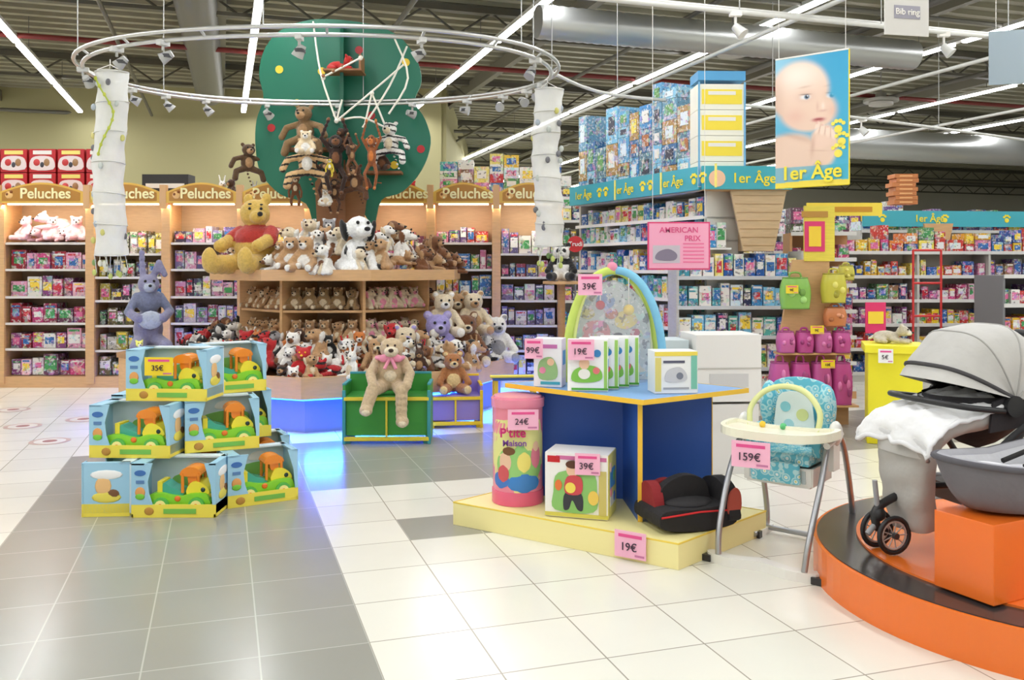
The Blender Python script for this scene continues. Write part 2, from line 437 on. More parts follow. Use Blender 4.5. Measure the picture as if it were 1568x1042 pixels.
FLOOR = floor_mat()
def simplebox(name, lo, hi, material):
    b = MB(); b.box([(a+c)/2 for a, c in zip(lo, hi)], [c-a for a, c in zip(lo, hi)], (1, 1, 1, 1)); return b.obj(name, material)
simplebox('floor', (X0, Y0, -.1), (X1, Y1, 0), FLOOR)
CEIL = mat('ceiling_deck', C(146, 143, 124), .7, var=.12, scale=2)
WALL = mat('wall_paint', C(172, 166, 124), .8, var=.04, scale=1)
WALL2 = mat('wall_paint_light', C(200, 198, 188), .8, var=.04, scale=1)
simplebox('ceiling', (X0, Y0, HC), (X1, Y1, HC+.1), CEIL)
simplebox('wall_back', (X0, 19, 0), (-1.5, 19.1, HC), WALL)
simplebox('wall_far', (-1.4, Y1, 0), (X1, Y1+.1, HC), WALL2)
simplebox('wall_side', (-1.5, 19.1, 0), (-1.4, Y1, HC), WALL)
simplebox('wall_left', (X0-.1, Y0, 0), (X0, 19, HC), WALL2)
simplebox('wall_right', (X1, Y0, 0), (X1+.1, Y1, HC), WALL2)
simplebox('wall_front', (X0, Y0-.1, 0), (X1, Y0, HC), WALL2)

def clip(p, d):
    t0, t1 = -1e9, 1e9
    for i, (a, b) in enumerate(((X0+.1, X1-.1), (Y0+.1, Y1-.1))):
        if abs(d[i]) > 1e-6:
            ta, tb = (a-p[i])/d[i], (b-p[i])/d[i]
            if ta > tb: ta, tb = tb, ta
            t0 = max(t0, ta); t1 = min(t1, tb)
    return (t0, t1) if t1 > t0 else None
rot2 = math.atan2(.308, .951)
mb = MB()
v = -8
while v < 45:
    p = UV(0, v); c = clip(p, D2)
    if c and c[1]-c[0] > .5:
        mid = p+D2*(c[0]+c[1])/2
        mb.box((mid.x, mid.y, HC-.035), (c[1]-c[0], .12, .07), C(156, 153, 134), rz=rot2)
    v += .36
mb.obj('ceiling_corrugated_ribs', PLAIN)
mb = MB(); tc_ = C(90, 87, 76)
for v in range(-4, 45, 5):
    p = UV(0, v+1.5); c = clip(p, D2)
    if c:
        mid = p+D2*(c[0]+c[1])/2
        mb.box((mid.x, mid.y, HC-.14), (c[1]-c[0], .14, .1), tc_, rz=rot2)
        mb.box((mid.x, mid.y, HC-.5), (c[1]-c[0], .12, .05), tc_, rz=rot2)
        t = c[0]+.3; k = 0
        while t < c[1]-.6:
            a = p+D2*t; bb = p+D2*(t+.5)
            za, zb = (HC-.16, HC-.5) if k % 2 == 0 else (HC-.5, HC-.16)
            mb.tube([(a.x, a.y, za), (bb.x, bb.y, zb)], .018, tc_, 5)
            t += .5; k += 1
mb.obj('ceiling_roof_trusses', PLAIN)
mb = MB()
for u in (-9, -4.5, 0, 4.8, 9.5, 14, 19):
    p = UV(u, 0); c = clip(p, D1)
    if c:
        mid = p+D1*(c[0]+c[1])/2
        mb.box((mid.x, mid.y, HC-.22), (.12, c[1]-c[0], .22), C(112, 108, 94), rz=rot2)
mb.obj('ceiling_beams', PLAIN)
mb = MB()
for u, r_, z in ((2.2, .035, 5.1), (5.6, .03, 5.05), (8.2, .05, 5.1), (-1.4, .03, 5.08), (12, .04, 5.1)):
    p = UV(u, 0); c = clip(p, D1); t1 = c[1] if u > 3 else min(c[1], (18.8-p.y)/D1.y)
    a, q = p+D1*c[0], p+D1*t1
    mb.tube([(a.x, a.y, z-.35), (q.x, q.y, z-.35)], r_, C(96, 94, 88), 8)
for v, r_ in ((9.5, .03), (14.2, .04), (21, .04), (28, .05)):
    p = UV(0, v); c = clip(p, D2); a, q = p+D2*(c[0]+.2), p+D2*(c[1]-.2)
    mb.tube([(a.x, a.y, 4.82), (q.x, q.y, 4.82)], r_, C(120, 40, 36) if v == 14.2 else C(110, 108, 100), 8)
mb.obj('ceiling_pipes', PLAIN)

# fluorescent light lines
LZ = 4.75
for i, u in enumerate((-9.3, -6.05, -2.8, .43, 3.75, 6.9, 10.1, 13.4, 16.7)):
    p = UV(u, 0); c = clip(p, D1)
    t0, t1 = c[0]+.5, c[1]-.8
    if u < 0.5:
        tw = (18.6-p.y)/D1.y; t1 = min(t1, tw)
    e = empty('fluorescent_light_line', tuple(p+D1*(t0+t1)/2+Vector((0, 0, LZ))), rot2)
    L = t1-t0
    b = MB(); b.box((0, 0, .06), (.11, L, .05), C(215, 215, 212))
    y = -L/2+1
    while y < L/2:
        b.tube([(0, y, .08), (0, y, HC-LZ-.02)], .006, C(120, 120, 118), 5); y += 3
    b.obj('housing', PLAIN, e)
    b = MB(); y = -L/2
    while y < L/2-.5:
        b.box((0, y+1.45, .02), (.085, 2.85, .035), (1, 1, 1, 1)); y += 3.05
    b.obj('tubes', LAMP, e)
    ld = bpy.data.lights.new('tube_light', 'AREA'); ld.shape = 'RECTANGLE'; ld.size = .1; ld.size_y = L; ld.energy = 10.8*L; ld.color = (.975, .99, 1)
    lo = bpy.data.objects.new('tube_light', ld); COL.objects.link(lo); lo.parent = e; lo.location = (0, 0, -.01)

def duct(name, a, b_, r, col=C(185, 187, 185), m=None):
    a = Vector(a); b_ = Vector(b_); n = int((b_-a).length/.12); mb = MB()
    pts = []; rs = []
    for i in range(n*2+1):
        pts.append(a+(b_-a)*i/(n*2)); rs.append(r*(1.02 if i % 2 else .985))
    mb.tube(pts, rs, col, 20); return mb.obj(name, m or METAL)
duct('spiral_air_duct', (0.3, 10.6, 4.45), (5.5, 12.3, 4.45), .2)
duct('square_air_duct', (-3.3, 9, 4.95), (-5.9, 17.5, 4.95), .26, C(112, 112, 106), PLAIN)
duct('spiral_air_duct', (6.5, 19, 4.2), (16, 22, 4.2), .32)
mb = MB()
for (x, y) in ((3.2, 13.0), (7, 17)):
    mb.cyl((x, y, 4.7), .32, .05, C(170, 168, 160)); mb.cyl((x, y, 4.64), .22, .05, C(190, 188, 180)); mb.cyl((x, y, 4.78), .1, .12, C(150, 148, 140)); mb.tube([(x, y, 4.8), (x, y, 5.3)], .01, gry, 5)
mb.obj('ceiling_air_diffusers', PLAIN)
mb = MB()
for u in (5.3, 8.4, 11.6):
    a = UV(u, 4); b_ = UV(u, 26)
    mb.tube([(a.x, a.y, 3.95), (b_.x, b_.y, 3.95)], .025, C(205, 205, 200), 6)
a, b_ = Vector((.55, 7.2, 3.72)), Vector((7.5, 9.4, 3.72))
mb.tube([a, b_], .022, C(215, 215, 210), 6); mb.tube([a+Vector((0, .12, .06)), b_+Vector((0, .12, .06))], .02, C(215, 215, 210), 6)
mb.tube(cr([(.4, 9.0, 3.5), (1.2, 10.2, 3.5), (3.2, 11.0, 3.5), (6, 12.6, 3.5), (9, 14.5, 3.5)], 5), .02, C(210, 210, 205), 6)
for k in range(6):
    q = a+(b_-a)*k/5; mb.tube([q, (q.x, q.y, HC-.05)], .005, C(180, 180, 178), 4)
for q in ((.4, 9.0), (1.2, 10.2), (3.2, 11.0), (6, 12.6), (9, 14.5)): mb.tube([(q[0], q[1], 3.5), (q[0], q[1], HC-.05)], .005, C(180, 180, 178), 4)
for q in ((1.9, 7.62, 3.7), (4.0, 8.3, 3.7), (2.2, 10.6, 3.48), (4.6, 11.8, 3.48)):
    mb.box((q[0], q[1], q[2]), (.1, .05, .04), wht); mb.tube([q, (q[0], q[1], q[2]-.1)], .012, wht, 6); mb.cyl((q[0]+.03, q[1], q[2]-.14), .035, .11, C(210, 210, 206), 12, .055, Euler((2.4, 0, 1)).to_matrix())
mb.obj('ceiling_busbar_rails', PLAIN)

# ---------------------------------------------------------------- generic shelf filling
ACC = [wht, C(245, 212, 70), C(205, 50, 65), C(50, 110, 180), C(236, 236, 236), C(225, 110, 160), C(70, 155, 90)]
def fill(mb, x0, x1, yf, z, hm, pal, wr=(.1, .24), dp=.22, lo=.65):
    x = x0
    while x < x1-.05:
        w = min(R.uniform(*wr), x1-x); h = hm*R.uniform(lo, .95); c = R.choice(pal); jy = R.uniform(0, .04)
        mb.box((x+w/2, yf+dp/2+jy, z+h/2), (w-.012, dp, h), c)
        mb.box((x+w/2, yf+jy-.002, z+h*R.uniform(.42, .58)), (w*R.uniform(.5, .8), .005, h*R.uniform(.3, .5)), R.choice(ACC))
        if R.random() < .6: mb.box((x+w/2, yf+jy-.003, z+h*R.uniform(.8, .9)), (w*.7, .005, h*.1), R.choice(ACC))
        x += w
pinkP = [C(205, 70, 130), C(160, 50, 90), C(230, 160, 190), C(140, 70, 130), wht, C(240, 190, 205), C(170, 40, 60), C(110, 60, 90)]
mixP = [C(205, 60, 60), C(230, 190, 60), C(60, 120, 180), wht, C(90, 150, 90), C(210, 120, 160), C(110, 80, 140), C(40, 60, 110), C(150, 110, 80)]
blueP = [C(60, 140, 200), C(120, 190, 225), wht, C(30, 90, 170), C(235, 220, 120), C(90, 180, 170), C(220, 235, 245), wht]
darkP = [C(60, 50, 60), C(180, 165, 60), C(110, 100, 60), C(80, 60, 80), C(200, 195, 180), C(70, 80, 50)]
purP = [C(140, 125, 180), C(210, 200, 220), C(215, 150, 185), wht, C(100, 90, 140), C(150, 60, 80), C(70, 60, 90)]
yelP = [C(240, 205, 40), C(225, 180, 40), C(205, 60, 50), C(50, 90, 170), C(240, 220, 90), C(225, 130, 50)]

# ---------------------------------------------------------------- plush wall shelving with arched headers
oak = C(212, 168, 118); oakd = C(172, 128, 82)
e = empty('plush_wall_shelving', (0, 11.5, 0))
fr = MB(); pr = MB(); hd = MB()
edges = [-8.5, -7.55, -6.55, -5.4, -4.43, -3.46, -2.6, -1.85, -1.04, -.2, .62]
for i in range(len(edges)-1):
    x0, x1 = edges[i], edges[i+1]; w = x1-x0; cx = (x0+x1)/2
    fr.box((x0, .22, 1.22), (.07, .46, 2.44), oak); fr.box((x0, -.02, 1.2), (.11, .05, 2.3), oak)
    fr.box((cx, .43, 1.2), (w, .03, 2.4), C(178, 150, 120)); fr.box((cx, .2, .07), (w, .44, .14), oak); fr.box((cx, .2, 2.42), (w, .46, .04), oak)
    P = [pinkP, pinkP, pinkP, darkP, purP, mixP, mixP, pinkP, mixP, purP][i]
    lv = [.15, .48, .80, 1.12, 1.42, 1.72] if i % 2 else [.15, .50, .83, 1.17, 1.52, 1.86]
    for k, z in enumerate(lv):
        if k: fr.box((cx, .2, z-.015), (w-.06, .42, .025), C(120, 92, 64))
        if k: fr.box((cx, -.01, z-.012), (w-.08, .012, .03), C(215, 210, 205))
        top = (lv[k+1] if k+1 < len(lv) else 2.15)-z
        if i == 2 and k == len(lv)-1: continue
        fill(pr, x0+.06, x1-.06, .08, z, top-.06, P, (.08, .18) if P is not pinkP else (.12, .22), .28, .6)
    ar = [(x0+.04, 2.36), (x0+.04, 2.5)]+[(x0+.04+(w-.08)*t/12, 2.5+.12*math.sin(pi*t/12)) for t in range(1, 12)]+[(x1-.04, 2.5), (x1-.04, 2.36)]
    hd.plate(ar[::-1], -.13, -.09, C(222, 180, 80))
    ar2 = [(x0+.08, 2.385), (x0+.08, 2.49)]+[(x0+.08+(w-.16)*t/12, 2.49+.105*math.sin(pi*t/12)) for t in range(1, 12)]+[(x1-.08, 2.49), (x1-.08, 2.385)]
    hd.plate(ar2[::-1], -.136, -.13, C(180, 126, 50))
    hd.ball((x0+.17, -.13, 2.46), (.055, .02, .05), C(235, 190, 120), 10, 6); hd.ball((x0+.15, -.14, 2.47), (.02, .02, .02), C(140, 80, 30), 8, 5); hd.ball((x0+.2, -.14, 2.5), (.02, .02, .02), C(140, 80, 30), 8, 5)
    text('Peluches', (cx+.06, -.145, 2.475), .185 if w > .8 else .16, C(250, 238, 180), e, bold=.02)
    hd.box((x0, -.1, 2.44), (.08, .08, .3), oak)
fr.box((edges[-1], .22, 1.22), (.07, .46, 2.44), oak)
fr.obj('frame', WOOD, e); pr.obj('boxed_products', PKG, e); hd.obj('arched_headers', PLAIN, e)
b = MB()
for i in range(len(edges)-1): b.box(((edges[i]+edges[i+1])/2, -.02, 2.35), (edges[i+1]-edges[i]-.2, .05, .02), (1, 1, 1, 1))
b.obj('light_strips', WARM, e)
ld = bpy.data.lights.new('shelf_light', 'AREA'); ld.shape = 'RECTANGLE'; ld.size = 9; ld.size_y = .06; ld.energy = 55; ld.color = (1, .88, .66)
lo = bpy.data.objects.new('shelf_light', ld); COL.objects.link(lo); lo.parent = e; lo.location = (-3.9, -.06, 2.33); lo.rotation_euler = (math.radians(25), 0, 0)
p = PB()
for k in range(5): p.add(M_lie if k % 2 else M_bear, (C(245, 196, 208), C(250, 225, 228), blk), (-.32+k*.16, .1+.05*(k % 2), 0 if k % 2 else .02), .34, R.uniform(-.8, .8))
p.add(M_lie, (C(245, 205, 212), pnk, blk), (0, .12, .16), .42, -.9)
p.obj('pink_plush_toys', e, loc=(-5.98, .05, 1.865))
p = PB()
for k in range(11):
    p.add(R.choice([M_bear, M_dog, M_rab]), R.choice(PALS), (-3.9+k*.26+R.uniform(-.1, .1), 11.75, 2.445), R.uniform(.22, .32), R.uniform(-.7, .7))
p.obj('plush_toys_on_top_of_shelving')
b = MB()
for r in range(2):
    for k in range(9):
        x = -8.3+k*.37; zc = 2.6+.31*r
        b.box((x, 11.75, zc+.015), (.34, .3, .3), C(188, 34, 42)); b.plate(loopxz([(x-.14, zc-.1), (x+.14, zc-.1), (x+.15, zc+.02), (x+.08, zc+.07), (x-.08, zc+.07), (x-.15, zc+.02)], 3), 11.592, 11.6, C(228, 214, 214))
        b.ball((x-.07, 11.6, zc-.01), (.05, .02, .05), C(200, 60, 60), 10, 6); b.ball((x+.06, 11.6, zc-.01), (.045, .02, .055), C(160, 120, 80), 10, 6); b.ball((x, 11.6, zc-.04), (.03, .02, .04), C(60, 60, 70), 10, 6)
        b.box((x, 11.598, zc+.12), (.24, .005, .05), C(236, 220, 120) if k % 2 else wht)
b.obj('red_toy_boxes_on_top_of_shelving', PLAIN)
b = MB(); b.box((-4.5, 11.75, 2.6), (.6, .25, .3), C(40, 38, 40)); b.box((-4.5, 11.62, 2.6), (.5, .01, .06), wht)
b.obj('black_carton', PLAIN)
b = MB()
x = -.95
while x < .6:
    w = R.uniform(.14, .24); z = 2.445
    while z < R.uniform(2.75, 3.2):
        h = R.uniform(.1, .22); b.box((x+w/2, 11.9, z+h/2), (w-.01, .3, h), R.choice(blueP+mixP)); b.box((x+w/2, 11.747, z+h/2), (w*.6, .005, h*.5), R.choice(ACC)); z += h
    x += w
b.obj('stacked_game_boxes_on_shelving', PKG)

# ---------------------------------------------------------------- plush island with tree
IC = (-1.93, 10.15)
e = empty('plush_display_island', (IC[0], IC[1], 0))
w = MB()
TR = 1.95
oc = lambda r, rot=-pi/2: ngon(8, r, rot)
w.prism(oc(TR-.06), .44, .47, oakd); w.ring(oc(TR), oc(TR-.05), .33, .53, oak)
f8 = pi/8-pi/2
w.prism(ngon(8, 1.42, f8), 1.41, 1.46, oak); w.ring(ngon(8, 1.42, f8), ngon(8, 1.39, f8), 1.46, 1.52, oak)
w.prism(ngon(8, 1.1, f8), .74, .77, oak); w.prism(ngon(8, 1.1, f8), 1.08, 1.105, oak); w.prism(ngon(8, .5, f8), .49, 1.41, oakd)
w.prism(ngon(8, 1.1, f8), .49, .52, oak)
for k in range(8):
    a = f8+k*pi/4; w.box((.8*math.cos(a), .8*math.sin(a), .965), (.62, .03, .89), oak, rz=a)
w.obj('oak_tiers', WOOD, e)
s = MB(); s.prism(oc(1.8), 0.0, .33, C(128, 140, 185)); s.obj('skirt', PLAIN, e)
s = MB(); s.ring(oc(1.9), oc(1.86), .31, .328, (1, 1, 1, 1)); s.obj('blue_led_strip', BLUELED, e)
for k in range(8):
    a0, a1 = -pi/2+k*pi/4, -pi/2+(k+1)*pi/4; am = (a0+a1)/2
    ld = bpy.data.lights.new('led', 'AREA'); ld.shape = 'RECTANGLE'; ld.size = 1.4; ld.size_y = .04; ld.energy = 48; ld.color = (.01, .13, 1); ld.spread = math.radians(110)
    lo = bpy.data.objects.new('blue_led_light', ld); COL.objects.link(lo); lo.parent = e
    rr = 1.91*math.cos(pi/8); lo.location = (rr*math.cos(am), rr*math.sin(am), .305)
    lo.rotation_euler = Euler((math.radians(-38), 0, am+pi/2), 'XYZ')
# tree
t = MB(); green = C(22, 112, 86)
out = [(-.97, 2.87), (-.91, 2.59), (-.69, 2.36), (-.4, 2.26), (-.3, 2.02), (-.16, 2.2), (.2, 2.2), (.36, 2.02), (.45, 2.3), (.69, 2.39), (.905, 2.62), (1.01, 2.91), (.95, 3.16), (.83, 3.36), (.905, 3.58), (.84, 3.83), (.64, 4.06), (.3, 4.19), (-.26, 4.24), (-.65, 4.14), (-.86, 3.93), (-.93, 3.65), (-.88, 3.40), (-.96, 3.15)]
out = [(x, 2.2+(z-2.2)*1.055) for x, z in out]
sm = loopxz(out, 4)
t.plate(sm, -.02, .02, green)
t.M = Matrix.Rotation(math.radians(101), 4, 'Z'); t.plate([(x*.32, (z-2)*.97+2) for x, z in sm], -.02, .02, C(16, 90, 68)); t.M = Matrix()
for x, z, c in ((-.47, 3.95, red), (-.7, 3.78, yel), (-.22, 3.76, yel), (-.79, 3.12, red), (.73, 3.86, yel), (.9, 2.88, red), (.34, 3.26, red), (.2, 4.0, red), (-.5, 3.4, yel), (.6, 2.7, yel)):
    t.plate(circ(x, z, .045, n=14), -.028, -.02, c)
t.obj('foliage_panels', PLAIN, e)
t = MB()
tp = [(-.36, 1.46), (-.26, 1.9), (-.29, 2.5), (-.1, 2.75), (0, 2.5), (.1, 2.75), (.31, 2.5), (.24, 1.9), (.36, 1.46)]
t.plate(tp[::-1], -.06, -.021, C(160, 112, 72)); t.M = Matrix.Rotation(math.radians(101), 4, 'Z'); t.plate(tp[::-1], -.04, .04, C(140, 92, 56)); t.M = Matrix()
t.box((.08, -.25, 3.70), (.42, .3, .02), C(150, 98, 58)); t.box((.27, -.25, 3.79), (.02, .26, .17), C(160, 110, 66))
t.box((-.35, -.12, 2.86), (.5, .2, .03), C(140, 90, 52)); t.box((.5, -.12, 2.6), (.4, .2, .03), C(140, 90, 52))
t.obj('trunk_and_shelves', WOOD, e)
r = MB(); rc = C(238, 234, 220)
net = [[(-.3, -.1, 4.3), (-.15, -.4, 3.65), (.04, -.5, 3.12)], [(.75, -.1, 4.02), (.6, -.45, 3.5), (.32, -.5, 3.05)],
       [(-.12, -.45, 3.6), (.3, -.5, 3.8)], [(.04, -.5, 3.12), (.4, -.5, 3.42), (.75, -.4, 3.75)], [(.42, -.5, 3.42), (.55, -.48, 3.1)], [(.42, -.5, 3.42), (.34, -.5, 3.06)], [(.04, -.5, 3.12), (.3, -.5, 3.16), (.55, -.48, 3.06)],
       [(.1, -.5, 3.35), (.04, -.5, 3.12)], [(.62, -.2, 4.1), (.8, -.42, 3.6), (.6, -.48, 3.2)]]
for q in net: r.tube(cr(q, 4), .011, rc, 6)
for q in ((-.12, -.42, 3.6), (.04, -.5, 3.12), (.42, -.5, 3.42), (.3, -.5, 3.8)): r.ball(q, .026, rc, 8, 6)
for x in (-.11, .0, .1, .2): r.ball((x, -.47, 3.62+(x+.1)*.48), .02, C(150, 100, 60), 8, 6)
r.obj('rope_net', PLAIN, e)
p = PB()
p.add(M_climb, (C(138, 108, 72), tan, blk), (-.36, -.22, 3.05), .52, -.25)
p.add(M_climbT, (C(214, 176, 128), wht, blk), (-.28, -.45, 2.66), .52, .1); p.add(M_bear, (C(226, 206, 170), wht, blk), (-.27, -.58, 2.74), .28, .1)
p.add(M_reach, (C(52, 32, 24), brn, blk), (.03, -.5, 2.72), .5, 0.2); p.add(M_reach, (C(150, 86, 46), org, blk), (.42, -.5, 2.74), .42, -.1, sc3=(.8, .8, 1.1))
p.add(M_climbT, (wht, crm, blk), (.60, -.3, 2.9), .44, -.35); p.add(M_climb, (C(90, 66, 42), tan, blk), (-1.05, -.05, 2.72), .4, .6)
p.add(M_reach, (C(66, 42, 30), tan, blk), (-.1, -.42, 2.52), .34, .3); p.add(M_climb, (C(92, 58, 36), tan, blk), (.24, -.42, 2.46), .36, -.3); p.add(M_reach, (brn, tan, blk), (.2, -.5, 2.75), .28, .4)
p.add(M_hang, (brn, crm, blk), (-.44, -.35, 2.4), .26, 0.2); p.add(M_bear, (wht, crm, blk), (-.08, -.45, 2.2), .2, 0); p.add(M_bear, (dbr, brn, blk), (.48, -.22, 2.615), .26, .2)
p.add(M_climb, (C(70, 45, 30), brn, blk), (.1, -.46, 2.9), .28, -.5); p.add(M_reach, (C(80, 50, 34), tan, blk), (.0, -.4, 2.36), .3, .1); p.add(M_hang, (C(215, 190, 60), wht, blk), (-.02, -.55, 2.62), .16, 0)
p.add(M_lie, (C(190, 40, 35), C(60, 120, 60), blk), (.05, -.25, 3.71), .3, 1.3)
p.obj('hanging_plush_animals', e)
p = PB(); lights = [PALS[i] for i in (2, 3, 7, 2, 9, 10, 1, 4)]
for k in range(64):
    a = math.radians(R.uniform(175, 368)); rr = R.uniform(.65, 1.25)
    if -1.25 < rr*math.cos(a) < -.5 and rr*math.sin(a) < -.2: continue
    p.add(R.choice([M_bear, M_dog, M_dog, M_lie, M_lie]), R.choice(lights if a < math.radians(325) else PALS[:2]), (rr*math.cos(a), rr*math.sin(a), 1.465+(1.25-rr)*.5), R.uniform(.26, .4), a+pi/2+R.uniform(-.7, .7))
p.obj('plush_toys_on_deck', e)
p = PB()
for k in range(-1, 3):
    am = -pi/2+k*pi/4
    for lev, z in enumerate((.775, 1.108)):
        pal = R.choice([(brn, tan, blk), (tan, crm, blk), (C(150, 120, 80), crm, blk)])
        if k == 1: pal = (crm, pnk, blk)
        for j in range(5):
            for dd in (.93, .78):
                off = (j-2)*.145; x = dd*math.cos(am)-off*math.sin(am); y = dd*math.sin(am)+off*math.cos(am)
                p.add(R.choice([M_bear, M_dog]), pal, (x, y, z), .24, am+pi/2+R.uniform(-.3, .3))
p.obj('plush_toys_in_cubbies', e)
p = PB()
for k in range(250):
    a = math.radians(R.uniform(160, 385)); rr = R.uniform(1.15, 1.74)
    zz = .47+(1.78-rr)*.42*R.uniform(.2, 1)
    pal = R.choice(PALS)
    if a < math.radians(235): pal = R.choice([PALS[6], PALS[12], PALS[0], PALS[2], PALS[5], PALS[3]])
    p.add(R.choice([M_bear, M_dog, M_lie, M_rab, M_cow, M_tigerlie]), pal, (rr*math.cos(a), rr*math.sin(a), zz), R.uniform(.24, .36), a+pi/2+R.uniform(-.9, .9), R.uniform(-.25, .2))
for x, y, z, sz, pal in ((1.15, -.75, .48, .62, (lil, C(180, 170, 215), blk)), (1.2, -.6, .8, .5, (crm, wht, blk)), (1.42, -.5, .48, .6, (brn, crm, blk)), (1.75, -.1, .48, .55, (wht, gry, blk)), (.85, -1.1, .48, .5, (crm, lil, blk)), (1.3, -.2, .75, .55, (tan, crm, blk)), (.6, -1.35, .48, .4, (tan, crm, blk)), (1.5, -.3, .8, .5, (crm, tan, blk))):
    p.add(M_bearH, pal, (x, y, z), sz, .25)
p.add(M_bear, (red, red, C(250, 210, 40)), (-.05, -1.62, .48), .33, 0)
p.obj('plush_toy_pile', e)
b = MB(); b.prism(ngon(8, .26, pi/8), 0, .62, oak); b.prism(ngon(8, .28, pi/8), .62, .67, oakd); b.obj('oak_display_plinth', WOOD, loc=(-3.8, 9.3, 0))
p = PB(); p.add(M_rabS, (C(136, 134, 164), C(176, 184, 200), blk, C(118, 124, 150)), (0, 0, 0), 1.02, .5)
p.add(M_lie, (C(236, 234, 120), wht, blk), (.02, -.3, .02), .2, .6)
p.obj('grey_lilac_plush_rabbit', loc=(-3.8, 9.36, .675))

# big yellow bear in a red shirt: seated, head turned
P = [((0, 0, .3), (.28, .26, .3), 0), ((0, -.02, .44), (.262, .24, .18), 3), ((0, -.03, .74), (.19, .18, .18), 0), ((.13, -.15, .69), (.1, .1, .085), 0)]
for k in (1, -1):
    P += [((k*.13-.02, .05, .92), (.07, .05, .08), 0)]
    P += cap((k*.22, -.02, .5), (k*.28, -.12, .42), .1, .095, 3)+cap((k*.28, -.12, .42), (k*.27, -.34, .34), .085, .08, 0)
    P += cap((k*.15, -.1, .12), (k*.24, -.48, .12), .13, .12, 0)+[((k*.25, -.56, .17), (.1, .08, .16), 0)]
Dt = [((.21, -.22, .72), (.035, .03, .03), 2), ((.05, -.205, .79), (.018,)*3, 2), ((.16, -.13, .79), (.018,)*3, 2), ((.05, -.2, .845), (.03, .012, .01), 2), ((.16, -.125, .84), (.02, .02, .01), 2)]
p = PB(); p.add(blob(P, Dt, .02), (C(208, 172, 84), C(235, 190, 90), blk, C(176, 52, 44)), (0, 0, 0), .86, -.35)
p.obj('yellow_bear_plush_with_red_shirt', loc=(-2.68, 9.4, 1.47))
P, Dt = dog_parts(); p = PB(); p.add(blob(P, Dt, .02, spot_fn(3, 14, .08)), (C(240, 240, 238), C(25, 25, 25), blk), (0, 0, 0), .68, .5)
p.obj('spotted_dog_plush', loc=(-1.58, 9.15, 1.47))

# sitting teddy on toy chest
P = [((0, 0, .24), (.19, .15, .22), 0), ((0, -.09, .22), (.09, .08, .085), 1), ((.015, -.05, .53), (.145, .14, .13), 0), ((.01, -.18, .5), (.085, .1, .065), 1)]
for k in (1, -1):
    P += [((k*.13+.015, 0, .64), (.05, .035, .05), 0)]
    P += cap((k*.15, -.02, .38), (k*.23, -.14, .24), .065, .06, 0)+cap((k*.23, -.14, .24), (k*.19, -.3, .12), .06, .06, 0)
P += cap((-.1, -.06, .09), (-.2, -.3, .07), .09, .08, 0)+cap((-.2, -.3, .07), (-.26, -.36, -.1), .08, .075, 0)+[((-.27, -.41, -.14), (.08, .09, .07), 0), ((-.27, -.45, -.155), (.055, .065, .05), 1)]
P += cap((.09, -.06, .09), (.13, -.3, .06), .09, .08, 0)+cap((.13, -.3, .06), (.13, -.35, -.22), .08, .07, 0)+[((.14, -.39, -.28), (.08, .09, .07), 0), ((.14, -.43, -.295), (.055, .065, .05), 1)]
Dt = [((.01, -.28, .525), (.032, .022, .024), 2), ((.055, -.178, .575), (.015,)*3, 2), ((-.03, -.178, .575), (.015,)*3, 2)]
M_sit = blob(P, Dt, .012)
p = PB(); p.add(M_sit, (C(200, 176, 142), C(228, 214, 186), C(60, 40, 30)), (0, 0, 0), .75, .12)
bo = p.obj('beige_teddy_bear', loc=(-1.08, 7.96, .43))
b = MB(); b.ball((0.02, -.135, .32), (.03, .02, .025), pnk, 8, 6)
for k in (1, -1): b.ball((.02+k*.055, -.13, .32), (.05, .02, .035), pnk, 8, 6, rot=Euler((0, k*.3, 0)).to_matrix()); b.tube([(.02+k*.01, -.135, .315), (.02+k*.05, -.165, .23)], .016, pnk, 6)
b.tube([(.12*math.cos(a), -.02+.115*math.sin(a), .315) for a in [2*pi*i/16 for i in range(16)]], .018, pnk, 6, True)
b.obj('pink_bow', MATTE, bo)

def chest(name, loc, rz, W, D, H, cp, ce, cb):
    b = MB()
    b.box((0, 0, H/2+.03), (W-.03, D-.03, H-.08), cp)
    for x in (-W/2, W/2):
        b.box((x, 0, H/2+.06), (.025, D, H+.1), cp); b.box((x, -D/2, H/2+.03), (.03, .025, H+.06), cb); b.box((x, 0, H+.11), (.03, D, .02), cb)
    b.box((0, -D/2-.002, H/2+.02), (.018, .02, H-.06), ce); b.box((0, 0, H+.0), (W-.03, D-.01, .02), cp)
    b.box((0, -D/2, .045), (W, .03, .035), ce); b.box((0, -D/2, H-.015), (W, .03, .03), ce)
    b.box((0, D/2, H+.08), (W, .025, .18), cp); b.box((0, D/2, H+.175), (W, .03, .02), cb)
    for x in (-W/2+.03, W/2-.03):
        for y in (-D/2+.03, D/2-.03): b.box((x, y, .015), (.04, .04, .03), cb)
    return b.obj(name, PLAIN, loc=loc, rz=rz, bevel=.004)
chest('green_toy_chest', (-1.1, 8.0, 0), .02, .74, .34, .41, C(60, 146, 58), C(225, 205, 60), C(60, 150, 160))
chest('purple_toy_chest', (-.56, 8.75, 0), .12, .5, .3, .3, C(150, 130, 205), C(245, 205, 40), C(240, 200, 30))
p = PB(); p.add(M_bearH, (C(168, 108, 62), C(225, 195, 140), blk), (0, 0, 0), .42, .2); p.obj('brown_teddy_bear', loc=(-.58, 8.78, .315))
b = MB(); b.box((0, 0, .5), (.42, .3, .025), C(60, 100, 180))
for x in (-.18, .18):
    for y in (-.12, .12): b.box((x, y, .245), (.035, .035, .49), C(230, 190, 60))
b.tube([(-.24, -.16, .53), (.24, -.16, .53)], .015, C(235, 220, 90)); b.box((0, 0, .25), (.36, .24, .02), C(220, 60, 60))
b.obj('childrens_activity_table', PLAIN, loc=(.02, 8.5, 0), rz=.1, bevel=.004)

